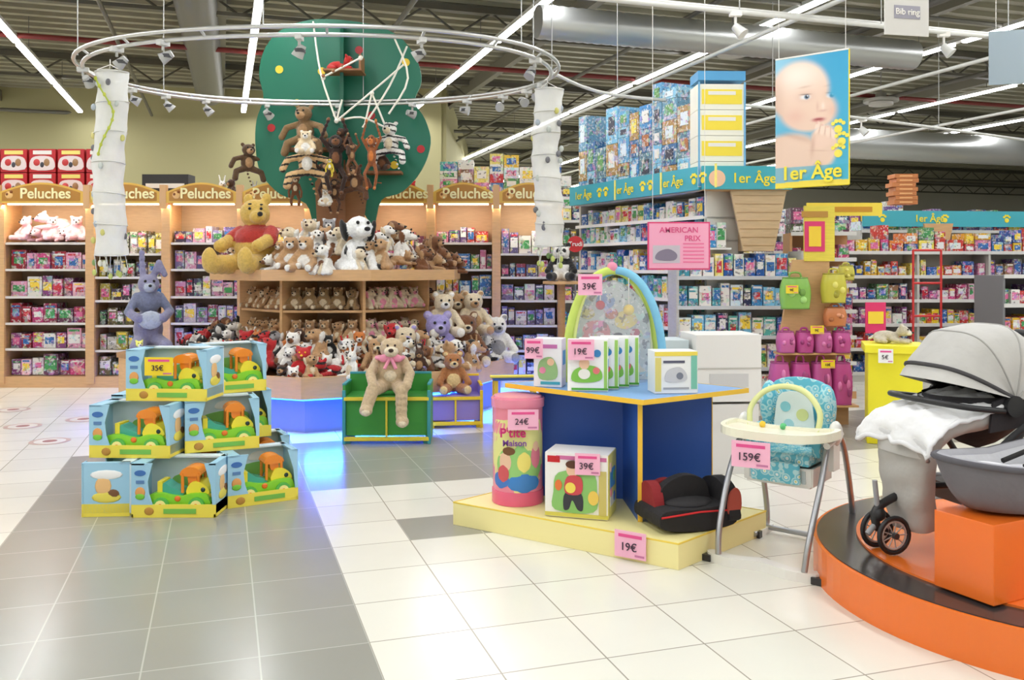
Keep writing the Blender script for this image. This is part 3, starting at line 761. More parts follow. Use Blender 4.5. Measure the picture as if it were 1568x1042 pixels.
# panda on pedestal
b = MB(); b.cyl((0, 0, .02), .2, .04, oak); b.cyl((0, 0, .7), .04, 1.36, oakd); b.cyl((0, 0, 1.38), .2, .03, oak); b.obj('plush_pedestal', WOOD, loc=(.53, 9.6, 0))
P, Dt = bear_parts()
def panda(V, I):
    I = np.zeros(len(V), int)
    I[(V[:, 2] < .58) & (V[:, 2] > .42)] = 2; I[(np.abs(V[:, 0]) > .2) & (V[:, 2] < .6)] = 2; I[V[:, 1] < -.3] = 2; I[V[:, 2] > .87] = 2
    I[(V[:, 1] < -.28) & (V[:, 2] > .6)] = 0
    for k in (1, -1): I[(np.linalg.norm(V-np.array([k*.09, -.22, .78]), axis=1) < .06)] = 2
    return I
p = PB(); p.add(blob(P, Dt, .022, panda), (wht, wht, blk), (0, 0, 0), .42, -.1); p.obj('panda_plush', loc=(.53, 9.6, 1.396))
b = MB(); b.plate(circ(0, 0, .09), 0, .01, red); s_ = b.obj('round_red_sign', PLAIN, loc=(.70, 9.9, 1.80)); text('Trudi', (0, -.006, 0), .07, wht, s_)
b = MB(); b.cyl((0, 0, .83), .012, 1.66, gry); b.cyl((0, 0, .01), .12, .02, gry); b.obj('sign_post', METAL, s_, loc=(0, .02, -1.80))

# ---------------------------------------------------------------- hanging rail oval, spots, lanterns
e = empty('oval_lighting_rail', (-1.80, 8.5, 3.36), math.radians(-5))
b = MB()
def ov(a, k):
    c_, s_2 = math.cos(a), math.sin(a)
    return (2.17+k)*math.copysign(abs(c_)**.85, c_), (1.5+k)*math.copysign(abs(s_2)**.95, s_2)
for k, z in ((0, 0), (.07, .05)):
    b.tube([ov(2*pi*i/72, k)+(z,) for i in range(72)], .018, C(205, 205, 202), 8, True)
for i in range(18):
    a = 2*pi*i/18; b.tube([ov(a, 0)+(0,), ov(a, .07)+(.05,)], .012, C(190, 190, 188), 6)
for i in range(6):
    a = 2*pi*(i+.5)/6; x, y = ov(a, .04); b.tube([(x, y, .05), (x, y, 1.95)], .005, C(190, 190, 188), 5)
b.obj('rails', METAL, e)
b = MB()
for a in (165, 150, 135, 115, 95, 78, 60, 45, 32, 20, 200, 340, 300, 275, 235, 250):
    a = math.radians(a); x, y = ov(a, 0)
    b.tube([(x, y, 0), (x, y, -.08)], .012, C(190, 190, 186), 6); b.box((x, y, -.02), (.1, .05, .04), C(205, 205, 202), rz=a)
    b.cyl((x*.98, y*.98, -.12), .03, .1, C(175, 175, 172), 12, .05, Euler((math.radians(R.uniform(100, 150)), 0, a+R.uniform(-1, 1))).to_matrix())
    b.cyl((x*.98, y*.98, -.12), .045, .03, C(60, 60, 62), 12)
b.obj('spotlights', PLAIN, e)
def lantern(loc, H, rad, segs, seed):
    rr = random.Random(seed); e = empty('hanging_fabric_lantern', loc)
    b = MB(); n = 28; rows = []
    total = segs*6
    for j in range(total+1):
        t = j/total; q = (t*segs) % 1
        rad_j = rad*(1+.05*math.cos(2*pi*q))
        ox, oy = .02*math.sin(t*7+seed), .015*math.sin(t*5)
        rows.append([(rad_j*(1+.05*math.sin(4*a+j*.7)+rr.uniform(-.02, .02))*math.cos(a)+ox, rad_j*(1+.04*math.sin(3*a-j*.5)+rr.uniform(-.02, .02))*math.sin(a)+oy, -t*H) for a in [2*pi*i/n for i in range(n)]])
    b.grid(rows, wht, True); b.obj('fabric_tube', PAPER, e)
    b = MB()
    for j in range(segs+1):
        t = j/segs; z = -H*t; ox, oy = .02*math.sin(t*7+seed), .015*math.sin(t*5)
        b.tube([(rad*1.07*math.cos(2*pi*i/20)+ox, rad*1.07*math.sin(2*pi*i/20)+oy, z+.012*math.sin(2*pi*i/20+j)) for i in range(20)], .006, C(205, 205, 198), 5, True)
    for k in range(9):
        a = rr.uniform(0, 6.28); x, y = rad*math.cos(a), rad*math.sin(a); l = rr.uniform(.03, .2)
        b.tube([(x, y, -H), (x+rr.uniform(-.03, .03), y, -H-l)], .004, C(215, 215, 205), 4)
        b.ball((x, y, -H-l), (.022, .01, .03), rr.choice([C(190, 200, 110), C(215, 215, 200), C(120, 150, 90)]), 6, 5)
    for k in range(16):
        a = rr.uniform(pi, 2*pi); z = -rr.uniform(.05, .95)*H
        b.ball((rad*1.05*math.cos(a), rad*1.05*math.sin(a), z), (.024, .012, .032), rr.choice([C(200, 195, 110), C(110, 110, 115), C(215, 205, 130), C(190, 196, 190), C(170, 180, 190)]), 8, 5)
    if seed == 1:
        g = cr([(rad*1.12*math.cos(a), rad*1.12*math.sin(a), -.08-(k*H*.06)) for k, a in enumerate([4.2, 4.6, 5.0, 5.3, 5.2, 4.9, 4.6, 4.4])], 4)
        b.tube(g, .008, C(170, 185, 60), 5)
        for q in g[::3]: b.ball(q, (.016, .008, .02), C(190, 195, 70), 6, 5)
    for a in (0, 2.1, 4.2): b.tube([(rad*math.cos(a), rad*math.sin(a), 0), (0, 0, .07)], .004, wht, 4)
    b.tube([(0, 0, .07), (0, 0, .12)], .005, wht, 4)
    b.obj('rings_and_charms', PLAIN, e)
lantern((-3.7, 8.25, 3.34), 1.68, .135, 6, 1); lantern((.34, 8.6, 3.25), 1.5, .13, 7, 2)

# ---------------------------------------------------------------- toy car box stack
def toybox(name, loc, rz, W=.52):
    e = empty(name, loc, rz); D, H = .30, .335
    b = MB(); Y = C(242, 224, 84); B = C(160, 206, 232); Bl = C(218, 234, 242)
    b.box((0, 0, .012), (W, D, .02), Y); b.box((0, -D/2+.006, .04), (W, .01, .08), Y); b.box((-W/2+.006, 0, .04), (.01, D, .08), Y); b.box((W/2-.006, 0, .04), (.01, D, .08), Y)
    b.box((0, D/2-.006, H/2), (W, .01, H), Bl)
    b.box((0, D/2-.04, H-.006), (W, .07, .01), Bl); b.box((-W/2+.04, 0, H-.006), (.08, D, .01), B); b.box((W/2-.02, 0, H-.006), (.04, D, .01), B)
    b.plate(loopxz([(-.1, .12), (.1, .14), (W/2-.04, .12), (W/2-.04, .2), (.05, .22), (-.1, .19)]), D/2-.016, D/2-.012, C(140, 200, 100))
    b.plate(loopxz([(-.02, .24), (.06, .23), (.14, .25), (.08, .29), (.0, .28)]), D/2-.016, D/2-.012, wht)
    b.plate([(-W/2, .08), (-W/2+.13, .08), (-W/2+.11, .14), (-W/2+.1, .22), (-W/2+.13, H), (-W/2, H)], -D/2, -D/2+.008, B)
    b.plate([(W/2, .08), (W/2, H), (W/2-.07, H), (W/2-.03, .2), (W/2-.02, .08)], -D/2, -D/2+.008, B)
    b.box((-W/2+.006, .0, H/2), (.01, D-.02, H), B); b.box((W/2-.006, .0, H/2), (.01, D-.02, H), B)
    b.plate(circ(-W/2+.055, .275, .035, .018, 16), -D/2-.004, -D/2, C(60, 110, 180)); b.box((-W/2+.055, -D/2-.002, .22), (.05, .004, .02), C(90, 130, 180)); b.ball((-W/2+.055, -D/2-.001, .155), (.032, .004, .035), C(225, 160, 90), 10, 6); b.ball((-W/2+.055, -D/2-.003, .13), (.03, .004, .02), C(120, 200, 60), 10, 6)
    b.box((.04, -D/2-.002, .04), (.2, .004, .03), C(120, 190, 80)); b.ball((-.15, -D/2-.001, .04), (.03, .004, .025), C(190, 140, 60), 10, 6)
    for sx in (-1, 1):
        b.ball((sx*W/2, .0, .26), (.004, .1, .03), C(245, 245, 245), 12, 6); b.ball((sx*W/2, -.02, .19), (.004, .05, .06), C(235, 190, 130), 12, 6); b.ball((sx*W/2, -.0, .12), (.005, .09, .035), C(230, 215, 90), 12, 6); b.ball((sx*W/2, .04, .14), (.005, .04, .03), C(120, 80, 50), 10, 6)
    b.obj('carton', PLAIN, e)
    c = MB(); G = C(140, 214, 50); O = C(240, 140, 40)
    c.M = Matrix.Translation((.035, -.01, 0))
    c.plate(loopxz([(-.19, .07), (.15, .07), (.175, .10), (.15, .14), (.06, .14), (.0, .125), (-.06, .13), (-.13, .145), (-.2, .13)], 3), -.11, .07, G)
    c.plate(loopxz([(.03, .13), (.16, .13), (.155, .175), (.1, .21), (.05, .2)], 3), -.09, .05, C(246, 226, 60)); c.plate(loopxz([(-.12, .13), (.0, .125), (-.01, .15), (-.07, .17), (-.12, .2)], 3), -.08, .04, C(70, 170, 150))
    c.box((-.14, -.02, .17), (.03, .13, .08), C(246, 226, 60))
    c.plate(loopxz([(-.01, .245), (.11, .245), (.10, .285), (.05, .30), (.0, .285)], 3), -.085, .045, O)
    c.plate(loopxz([(.035, .2), (.08, .2), (.08, .25), (.03, .25)], 3), -.07, .03, O)
    for y in (-.08, .04):
        for x in (-.0, .1): c.tube([(x, y, .14), (x, y, .26)], .010, O)
    rx = Euler((pi/2, 0, 0)).to_matrix()
    for x in (-.12, .10):
        for y in (-.115, .07): c.cyl((x, y, .07), .05, .03, C(90, 180, 80), 18, rot=rx); c.cyl((x, y-.004 if y < 0 else y, .07), .034, .032, C(245, 235, 150), 14, rot=rx); c.cyl((x, y-.006, .07), .014, .032, C(235, 120, 40), 10, rot=rx)
    c.ball((.165, -.07, .12), .016, yel, 8, 6); c.ball((.165, .03, .12), .016, yel, 8, 6); c.ball((-.02, -.112, .11), (.02, .006, .018), C(235, 120, 40), 8, 6); c.ball((.13, -.09, .16), (.015, .006, .015), C(40, 60, 60), 8, 6)
    c.obj('ride_on_toy_car', GLOSS, e)
    return e
h = .336
for x, y, z, rz, W in ((-2.09, 5.68, 0, 0, .52), (-1.70, 5.98, 0, .55, .46), (-2.53, 5.80, 0, -1.5, .5), (-2.2, 6.34, 0, .1, .5), (-1.88, 6.5, 0, .5, .46),
                    (-2.42, 5.83, h, -.04, .52), (-1.97, 6.05, h, .42, .47), (-2.0, 6.45, h, .5, .46), (-2.5, 6.3, h, 0, .5),
                    (-2.25, 6.0, 2*h, -.06, .54), (-2.02, 6.36, 2*h, .6, .46)):
    toybox('boxed_ride_on_car', (x, y, z), rz, W)
def tag(loc, wd, ht, rz, s, col=C(246, 182, 208), rx=0, tc=C(60, 40, 60)):
    b = MB(); b.box((0, 0, 0), (wd, .004, ht), col); b.box((0, -.0025, ht*.32), (wd*.75, .002, ht*.12), C(228, 80, 145)); b.box((wd*.3, -.0025, -ht*.38), (wd*.3, .002, ht*.08), C(200, 120, 160))
    o = b.obj('price_tag', PLAIN, loc=loc, rz=rz); o.rotation_euler = (rx, 0, rz)
    text(s, (-wd*.04, -.005, -ht*.1), ht*.42, tc, o, bold=.0); return o
tag((-2.3, 5.835, .9), .19, .12, -.06, '35€', C(245, 215, 40))

# ---------------------------------------------------------------- centre display table
e = empty('promotional_display_table')
cream = C(244, 232, 164)
Lb, Nb, Rb = Vector((-.354, 5.385)), Vector((.849, 4.57)), Vector((1.472, 5.19)); Bb = Lb+Rb-Nb
b = MB(); b.prism([Lb, Nb, Rb, Bb], 0, .135, cream)
def inset(pts, k):
    c = sum(pts, Vector((0, 0)))/4; return [c+(p_-c)*k for p_ in pts]
b.ring(inset([Lb, Nb, Rb, Bb], 1.003), inset([Lb, Nb, Rb, Bb], .993), .129, .1385, C(238, 208, 80))
b.obj('yellow_plinth', PLAIN, e, bevel=.003)
Lt, Nt, Rt = Vector((-.04, 5.58)), Vector((.715, 4.87)), Vector((1.41, 5.35)); Bt = Lt+Rt-Nt
ct = (Lt+Rt)/2
b = MB(); blue = C(48, 92, 178); ye = C(244, 196, 60)
b.prism([Lt, Nt, Rt, Bt], .80, .823, C(130, 172, 222)); b.ring(inset([Lt, Nt, Rt, Bt], 1.006), inset([Lt, Nt, Rt, Bt], .998), .797, .825, ye)
for q in (Lt, Nt, Rt, Bt):
    d = (q-ct); L_ = d.length; dn = d/L_; a = math.atan2(d.y, d.x)
    LL = min(.52, L_-.1); m = ct+dn*LL/2
    b.box((m.x, m.y, .468), (LL, .022, .664), blue, rz=a); m = ct+dn*(LL+.003); b.box((m.x, m.y, .468), (.006, .026, .664), ye, rz=a)
b.obj('blue_panels', PLAIN, e)

def carton(W, D, H, base, pics, side=None):
    b = MB(); b.box((0, 0, H/2), (W, D, H), base)
    for x, z, w_, h_, c in pics: b.box((x*W, -D/2-.001, z*H), (w_*W, .004, h_*H), c)
    if side: b.box((W/2+.001, 0, H/2), (.004, D*.98, H*.98), side); b.box((W/2+.003, 0, H*.6), (.003, D*.6, H*.3), C(80, 150, 210)); b.box((W/2+.003, 0, H*.25), (.003, D*.6, H*.15), wht)
    return b
b = carton(.17, .13, .29, C(238, 238, 242), [(0, .84, .7, .08, C(190, 110, 170)), (.1, .08, .7, .06, C(70, 170, 190))], C(225, 215, 230))
b.plate(loopxz([(-.05, .05), (.05, .05), (.06, .12), (.02, .18), (-.05, .15)]), -.069, -.066, C(150, 190, 130)); b.plate(circ(.02, .15, .022), -.071, -.068, C(235, 195, 160)); b.plate(circ(-.03, .1, .02), -.071, -.068, C(230, 140, 170))
b.obj('baby_product_box', PLAIN, loc=(.23, 5.46, .826), rz=-.25)
for k in range(4):
    b = carton(.235, .075, .30, C(245, 245, 246), [(-.28, .9, .3, .09, C(120, 190, 60)), (.05, .04, .9, .04, C(90, 175, 60)), (.44, .5, .08, .94, C(160, 205, 100))])
    b.plate(loopxz([(-.09, .06), (.0, .05), (.08, .07), (.07, .13), (.0, .15), (-.08, .12)]), -.043, -.040, C(130, 195, 80))
    b.plate(circ(-.02, .16, .03, .034), -.046, -.043, C(238, 198, 165)); b.plate(circ(-.02, .1, .035, .03), -.047, -.043, wht); b.plate(circ(.05, .12, .02), -.047, -.043, C(230, 120, 120)); b.plate(circ(.055, .22, .022), -.044, -.04, C(60, 140, 200)); b.plate(circ(-.07, .21, .018), -.044, -.04, C(240, 170, 60))
    b.box((.119, 0, .05), (.003, .05, .06), C(120, 190, 70)); b.box((.119, 0, .24), (.004, .045, .03), C(150, 200, 90)); b.box((.119, 0, .16), (.003, .03, .05), C(60, 150, 200))
    b.obj('baby_toy_box', PLAIN, loc=(.445+k*.072, 5.25+k*.085, .826), rz=-.12)
b = carton(.25, .16, .24, C(240, 240, 240), [(0, .94, 1, .1, C(240, 218, 90)), (-.42, .45, .14, .8, C(222, 208, 120)), (.42, .5, .14, .8, C(120, 190, 170)), (0, .12, .6, .05, C(170, 170, 175)), (-.05, .75, .5, .06, C(90, 90, 110))], C(225, 225, 222))
b.plate(loopxz([(-.06, .07), (.05, .07), (.06, .11), (.02, .15), (-.05, .13)]), -.085, -.081, C(200, 200, 206)); b.plate(circ(.02, .1, .02), -.088, -.084, C(120, 125, 140))
b.obj('baby_monitor_box', PLAIN, loc=(.93, 5.2, .826), rz=.1)
# play gym arches
e = empty('baby_play_gym', (.64, 5.72, .826))
b = MB()
for ry, col, rr_, dx, wd in ((0.25, C(205, 226, 110), .026, 0, .62), (0.25, C(225, 235, 150), .014, 0, .54), (-.4, C(130, 195, 225), .026, .03, .6)):
    pts = [((math.cos(a)*wd/2)*math.cos(ry)+dx, (math.cos(a)*wd/2)*math.sin(ry), (max(0, math.sin(a))**.8)*.70) for a in [pi*i/24 for i in range(25)]]
    b.tube(pts, rr_, col, 10)
b.ball((.0, 0, .72), .035, pnk, 10, 8); b.ball((-.08, -.04, .48), .03, red, 10, 8); b.ball((.1, -.04, .45), .035, yel, 10, 8); b.tube([(-.08, -.04, .68), (-.08, -.04, .5)], .004, wht, 4); b.tube([(.1, -.04, .66), (.1, -.04, .48)], .004, wht, 4)
b.obj('padded_arches', MATTE, e)
b = MB(); b.plate([(-.24, 0)]+[(.25*math.cos(a), .3+.33*math.sin(a)) for a in [pi-pi*i/16 for i in range(17)]]+[(.24, 0)], .03, .06, C(196, 204, 200))
for x, z, r_, c in ((-.1, .3, .09, C(215, 130, 130)), (.09, .38, .07, C(235, 215, 120)), (.1, .2, .07, C(110, 160, 110)), (-.04, .5, .06, C(120, 150, 190)), (-.14, .14, .05, C(90, 120, 90)), (.0, .1, .05, C(180, 190, 90)), (.0, .42, .04, C(190, 110, 80)), (-.15, .42, .04, C(200, 190, 110)), (.04, .27, .035, C(60, 70, 80)), (.15, .3, .03, C(200, 90, 110))): b.plate(loopxz([(x-r_, z-r_*.4), (x, z-r_*.8), (x+r_, z-r_*.2), (x+r_*.6, z+r_*.8), (x-r_*.7, z+r_*.7)], 3), .022, .03, c)
b.obj('printed_play_mat', PKG, e)
b = MB(); b.ball((0, 0, 0), (.28, .16, .64), (1, 1, 1, 1), 20, 10, 0, pi/2); b.obj('clear_bag', CLEAR, e)
# bucket
e = empty('toy_bucket', (.035, 5.42, .137))
b = MB(); b.cyl((0, 0, .31), .15, .62, C(236, 140, 160), 32); b.cyl((0, 0, .04), .156, .08, C(230, 100, 135), 32); b.cyl((0, 0, .6), .16, .05, C(236, 145, 168), 32, .162); b.cyl((0, 0, .628), .145, .02, C(240, 155, 178), 32)
def wrap(b, a0, a1, zc, hz, col, rr_):
    n = 14; rows = []
    for j in range(7):
        t = -1+2*j/6; half = math.sqrt(max(0, 1-t*t*.98))
        rows.append([(rr_*math.cos(a), rr_*math.sin(a), zc+t*hz) for a in [math.radians((a0+a1)/2+(a1-a0)/2*half*(-1+2*i/n)) for i in range(n+1)]])
    b.grid(rows, col)
for a0, a1, z0, z1, col, rr_ in ((190, 350, .06, .59, C(232, 230, 150), .1505), (215, 335, .12, .36, C(150, 205, 120), .1515), (205, 250, .1, .2, C(70, 120, 200), .1525), (245, 325, .08, .19, C(60, 130, 205), .1525), (268, 300, .2, .32, C(240, 225, 120), .1535), (300, 328, .22, .36, C(225, 130, 150), .1535), (225, 255, .2, .32, C(235, 195, 165), .1535), (234, 264, .30, .35, C(120, 80, 50), .154), (305, 322, .32, .38, C(235, 195, 165), .1545), (220, 250, .14, .24, C(210, 90, 96), .154)):
    wrap(b, a0, a1, (z0+z1)/2, (z1-z0)/2, col, rr_)
b.obj('tub', GLOSS, e); text("P'tite", (-.03, -.163, .435), .075, C(200, 20, 110), e, bold=.02); text("Maison", (-.02, -.163, .375), .05, C(120, 60, 150), e, bold=.02)
# doll carton
b = carton(.36, .24, .36, C(240, 238, 235), [(-.36, .9, .2, .1, C(200, 30, 40)), (.08, .93, .8, .06, C(205, 110, 160)), (.42, .4, .12, .7, C(205, 190, 110)), (0, .04, 1, .06, C(215, 205, 90))], C(236, 226, 120))
b.plate(loopxz([(-.12, .04), (.1, .04), (.12, .15), (.09, .26), (-.1, .25), (-.13, .14)]), -.126, -.122, C(140, 195, 110))
b.plate(circ(-.02, .27, .034, .04), -.130, -.126, C(238, 195, 165)); b.plate(circ(-.02, .3, .038, .022), -.132, -.128, C(90, 50, 30)); b.plate(loopxz([(-.06, .14), (.03, .14), (.03, .23), (-.05, .23)]), -.131, -.126, C(205, 70, 80)); b.plate(loopxz([(-.07, .05), (-.04, .05), (-.02, .1), (.01, .05), (.04, .05), (.03, .14), (-.06, .14)]), -.130, -.126, C(50, 50, 60))
b.plate(circ(-.03, .17, .03), -.134, -.13, C(240, 215, 90)); b.plate(circ(.1, .12, .03, .04), -.131, -.126, C(235, 200, 90)); b.plate(circ(-.1, .18, .02, .03), -.131, -.126, C(230, 120, 60))
for y, z, r_, c in ((-.05, .28, .03, C(240, 200, 170)), (.04, .22, .035, C(120, 190, 100)), (-.04, .14, .03, C(230, 140, 150)), (.05, .1, .03, C(90, 140, 210))): b.ball((.183, y, z), (.004, r_, r_), c, 12, 6)
b.obj('toddler_toy_box', PLAIN, loc=(.395, 5.14, .14), rz=-.30)
# booster seat
e = empty('booster_car_seat', (.95, 4.93, .14), math.radians(18))
b = MB()
b.plate(loopxz([(-.2, .02), (0, .0), (.2, .02), (.23, .08), (.2, .13), (.0, .12), (-.2, .12), (-.24, .07)]), -.17, .14, C(34, 32, 34))
# right armrest: thick padded wing with rounded top
b.plate(loopxz([(-.17, .02), (.13, .02), (.14, .14), (.1, .24), (-.02, .27), (-.14, .22), (-.18, .12)]), -.03, .03, C(34, 32, 34))
b.M = Matrix.Translation((.2, -.01, 0)) @ Matrix.Rotation(pi/2, 4, 'Z')
b.plate(loopxz([(-.16, .04), (.13, .04), (.14, .14), (.1, .22), (-.02, .25), (-.13, .21), (-.17, .12)]), -.035, .035, C(36, 34, 36))
b.M = Matrix.Translation((-.18, .04, 0)) @ Matrix.Rotation(pi/2, 4, 'Z')
b.plate(loopxz([(-.08, .04), (.1, .04), (.1, .16), (.04, .23), (-.04, .22), (-.09, .14)]), -.03, .03, C(140, 34, 38))
b.M = Matrix()
b.plate(loopxz([(-.13, .05), (.0, .05), (.02, .16), (-.03, .22), (-.11, .21), (-.15, .14)]), .1, .15, C(150, 40, 42))
b.plate(loopxz([(.02, .05), (.15, .05), (.16, .14), (.1, .2), (.03, .18)]), .1, .15, C(34, 32, 34))
b.tube([(-.23, -.172, .09), (0, -.174, .105), (.22, -.172, .10)], .006, C(200, 40, 44), 6)
b.plate(loopxz([(.165, .08), (.235, .09), (.24, .18), (.21, .22), (.17, .18)]), -.186, -.17, C(176, 80, 66))
b.ball((0, -.02, .125), (.15, .12, .03), C(44, 42, 44), 16, 8)
b.obj('shell_and_padding', MATTE, e, bevel=.012)
tag((.62, 4.70, .09), .18, .14, math.atan2(-.815, 1.203)+.02, '19€')
tag((.065, 5.235, .655), .18, .12, .05, '24€'); tag((.42, 4.985, .45), .14, .12, -.2, '39€'); tag((.13, 5.36, 1.06), .11, .12, -.2, '99€'); tag((.40, 5.18, 1.07), .15, .12, -.12, '19€')
tag((.48, 5.5, 1.44), .15, .13, .1, '39€')

b = MB(); wc = C(222, 220, 216)
b.box((0, 0, .26), (.5, .42, .52), wc); b.box((.02, 0, .79), (.5, .42, .5), C(232, 231, 228)); b.box((.02, -.212, .7), (.3, .002, .1), C(205, 205, 205)); b.box((.02, -.212, .79), (.5, .003, .012), C(190, 188, 182))
b.box((-.36, .05, .2), (.2, .35, .4), C(215, 213, 208)); b.box((-.36, .05, .6), (.2, .35, .4), C(225, 223, 220)); b.box((-.36, .05, .9), (.2, .34, .19), C(200, 215, 220))
b.obj('stacked_white_cartons', PLAIN, loc=(1.58, 6.9, 0), rz=.1, bevel=.004)

# ---------------------------------------------------------------- high chair (local -Y is forward)
e = empty('baby_high_chair', (1.48, 4.83, 0), math.radians(-38), scale=.95)
g = C(176, 178, 182); b = MB()
for k in (1, -1):
    b.tube(cr([(k*.24, -.38, .05), (k*.25, -.34, .2), (k*.26, -.2, .45), (k*.25, -.05, .66), (k*.25, .05, .74)], 5), .017, g, 10)
    b.tube(cr([(k*.25, .0, .72), (k*.26, .15, .66), (k*.26, .28, .4), (k*.26, .36, .12), (k*.26, .32, .03), (k*.26, .15, .03)], 5), .017, g, 10)
b.tube([(-.26, .33, .035), (.26, .33, .035)], .016, g, 10)
b.obj('tubular_frame', METAL, e)
b = MB(); wp = C(232, 230, 224)
fb = [(-.3, -.38), (-.15, -.41), (0, -.37), (.15, -.41), (.3, -.38), (.3, -.32), (.15, -.34), (0, -.29), (-.15, -.34), (-.3, -.32)]
b.prism([(q.x, q.y) for q in cr([(x, y, 0) for x, y in fb], 3, True)], .0, .05, wp)
for k in (1, -1):
    b.box((k*.31, -.35, .02), (.06, .1, .035), C(40, 40, 42)); b.box((k*.26, .3, .02), (.05, .2, .04), wp); b.box((k*.26, .2, .02), (.052, .04, .042), C(50, 50, 52))
    b.ball((k*.265, .03, .71), (.035, .07, .07), wp, 12, 8); b.box((k*.26, .02, .62), (.03, .1, .22), wp); b.tube([(k*.26, -.1, .66), (k*.27, .1, .7)], .02, wp)
tr = [(q.x, q.y) for q in cr([(-.3, -.02, 0), (-.29, -.22, 0), (-.18, -.34, 0), (0, -.37, 0), (.18, -.34, 0), (.29, -.22, 0), (.3, -.02, 0), (.16, -.08, 0), (0, -.1, 0), (-.16, -.08, 0)], 4, True)]
b.prism(tr, .70, .725, C(238, 232, 214)); cx_ = (0, -.2)
b.ring([(cx_[0]+(x-cx_[0])*1.03, cx_[1]+(y-cx_[1])*1.05) for x, y in tr], [(cx_[0]+(x-cx_[0])*.94, cx_[1]+(y-cx_[1])*.9) for x, y in tr], .70, .745, C(244, 242, 220))
b.box((0, .02, .43), (.36, .3, .02), wp)
for yy in (-.13, .17): b.box((0, yy, .48), (.38, .015, .1), wp, rx=.1)
for k in (1, -1): b.box((k*.19, .02, .48), (.015, .3, .1), wp)
for k in range(6): b.box((-.15+k*.06, -.14, .48), (.02, .012, .07), C(190, 200, 200))
b.obj('tray_feet_and_basket', GLOSS, e)
sf, nt, bs = newmat('seat_fabric_print')
vo = nt.nodes.new('ShaderNodeTexVoronoi'); vo.inputs['Scale'].default_value = 24; tcn = nt.nodes.new('ShaderNodeTexCoord'); nt.links.new(tcn.outputs['Object'], vo.inputs['Vector'])
rp = nt.nodes.new('ShaderNodeValToRGB'); rp.color_ramp.interpolation = 'CONSTANT'
els = rp.color_ramp.elements; els[0].position = 0; els[0].color = C(210, 214, 130); els[1].position = .14; els[1].color = C(226, 236, 236)
for pos, cc in ((.26, C(120, 196, 212)), (.42, C(176, 218, 224)), (.58, C(96, 184, 206))):
    x_ = els.new(pos); x_.color = cc
nt.links.new(vo.outputs['Distance'], rp.inputs['Fac']); nt.links.new(rp.outputs['Color'], bs.inputs['Base Color']); bs.inputs['Roughness'].default_value = .7
b = MB()
b.box((0, .0, .57), (.36, .3, .06), wht)
def pad(cx, y, z, hw, hh, th, tilt):
    m_ = Matrix.Translation((cx, y, z)) @ Matrix.Rotation(tilt, 4, 'X')
    b.M = m_
    b.plate(loopxz([(-hw, -hh), (hw, -hh), (hw*1.05, 0), (hw*.9, hh*.75), (hw*.4, hh), (-hw*.4, hh), (-hw*.9, hh*.75), (-hw*1.05, 0)], 3), -th, th, wht); b.M = Matrix()
pad(0, .19, .76, .19, .22, .03, -.2)
for k in (1, -1): b.box((k*.19, .06, .65), (.05, .26, .14), wht); b.ball((k*.17, .17, .82), (.05, .08, .14), wht, 12, 8)
b.box((0, -.17, .50), (.28, .03, .12), wht, rx=.2)
b.obj('padded_seat', sf, e, bevel=.015)
b = MB(); b.plate(loopxz([(-.1, .62), (.1, .62), (.11, .8), (.07, .9), (-.07, .9), (-.11, .8)], 3), .115, .125, C(228, 238, 236))
for x, z, r_, c in ((-.05, .82, .03, C(140, 205, 215)), (.05, .78, .035, C(215, 222, 150)), (-.03, .72, .03, C(170, 215, 225)), (.04, .68, .025, C(120, 195, 210))): b.plate(circ(x, z, r_), .110, .116, c)
b.obj('seat_insert', PLAIN, e)
b = MB(); b.tube(cr([(-.19, -.06, .70), (-.2, -.03, .82), (-.12, .0, .92), (0, .02, .95), (.12, .0, .92), (.2, -.03, .82), (.19, -.06, .70)], 5), .017, C(224, 228, 160), 8)
b.ball((-.1, -.1, .74), .02, C(240, 200, 60), 8, 6); b.ball((.02, -.1, .74), .02, C(90, 190, 120), 8, 6)
b.obj('toy_bar', GLOSS, e)
tag((1.18, 4.43, .62), .19, .13, -.5, '159€')

# ---------------------------------------------------------------- round podium, cube
e = empty('round_orange_podium', (2.65, 4.25, 0))
o1 = C(236, 118, 40)
b = MB(); seg = 96
b.prism(ngon(seg, 1.157), 0, .19, o1); b.prism(ngon(seg, 1.14), .19, .195, C(58, 56, 56)); b.prism(ngon(seg, .95), .195, .205, o1)
b.obj('drum', GLOSS, e)
b = MB(); b.box((0, 0, .16), (.62, .27, .32), C(238, 114, 34)); b.obj('orange_display_block', GLOSS, loc=(2.12, 3.80, .206), rz=math.radians(26.6), bevel=.003)

# infant car seat on the block
e = empty('infant_car_seat', (2.17, 3.80, .527), math.radians(12))
b = MB(); dg_ = C(112, 110, 116); lg = C(206, 206, 210)
def hull(mb, L, Wd, H, z0, col, rise=.03):
    n = 32; rows = []; J = 8
    for j in range(J+1):
        t = j/J; q = .5+.5*t**.5 if j else .4
        zz = z0+H*(t**1.3)
        rows.append([(L*q*math.cos(a), Wd*q*math.sin(a), zz+(rise*math.cos(a)**2+.07*max(0, math.cos(a)))*t) for a in [2*pi*i/n for i in range(n)]])
    mb.grid(rows, col, True); mb.add(rows[0], [tuple(range(n))[::-1]], col); return rows[-1]
rim = hull(b, .40, .22, .20, 0, dg_); rim2 = hull(b, .36, .19, .13, .06, lg)
b.grid([rim, [((p1[0]+p2[0])/2, (p1[1]+p2[1])/2, max(p1[2], p2[2])+.015) for p1, p2 in zip(rim, rim2)], rim2], C(160, 160, 166), True)
b.tube(rim, .014, C(88, 86, 92), 8, True)
b.tube(cr([(.05, -.215, .19), (.2, -.24, .28), (.33, -.2, .36), (.33, .2, .36), (.2, .24, .28), (.05, .215, .19)], 5), .015, C(38, 38, 40), 8)
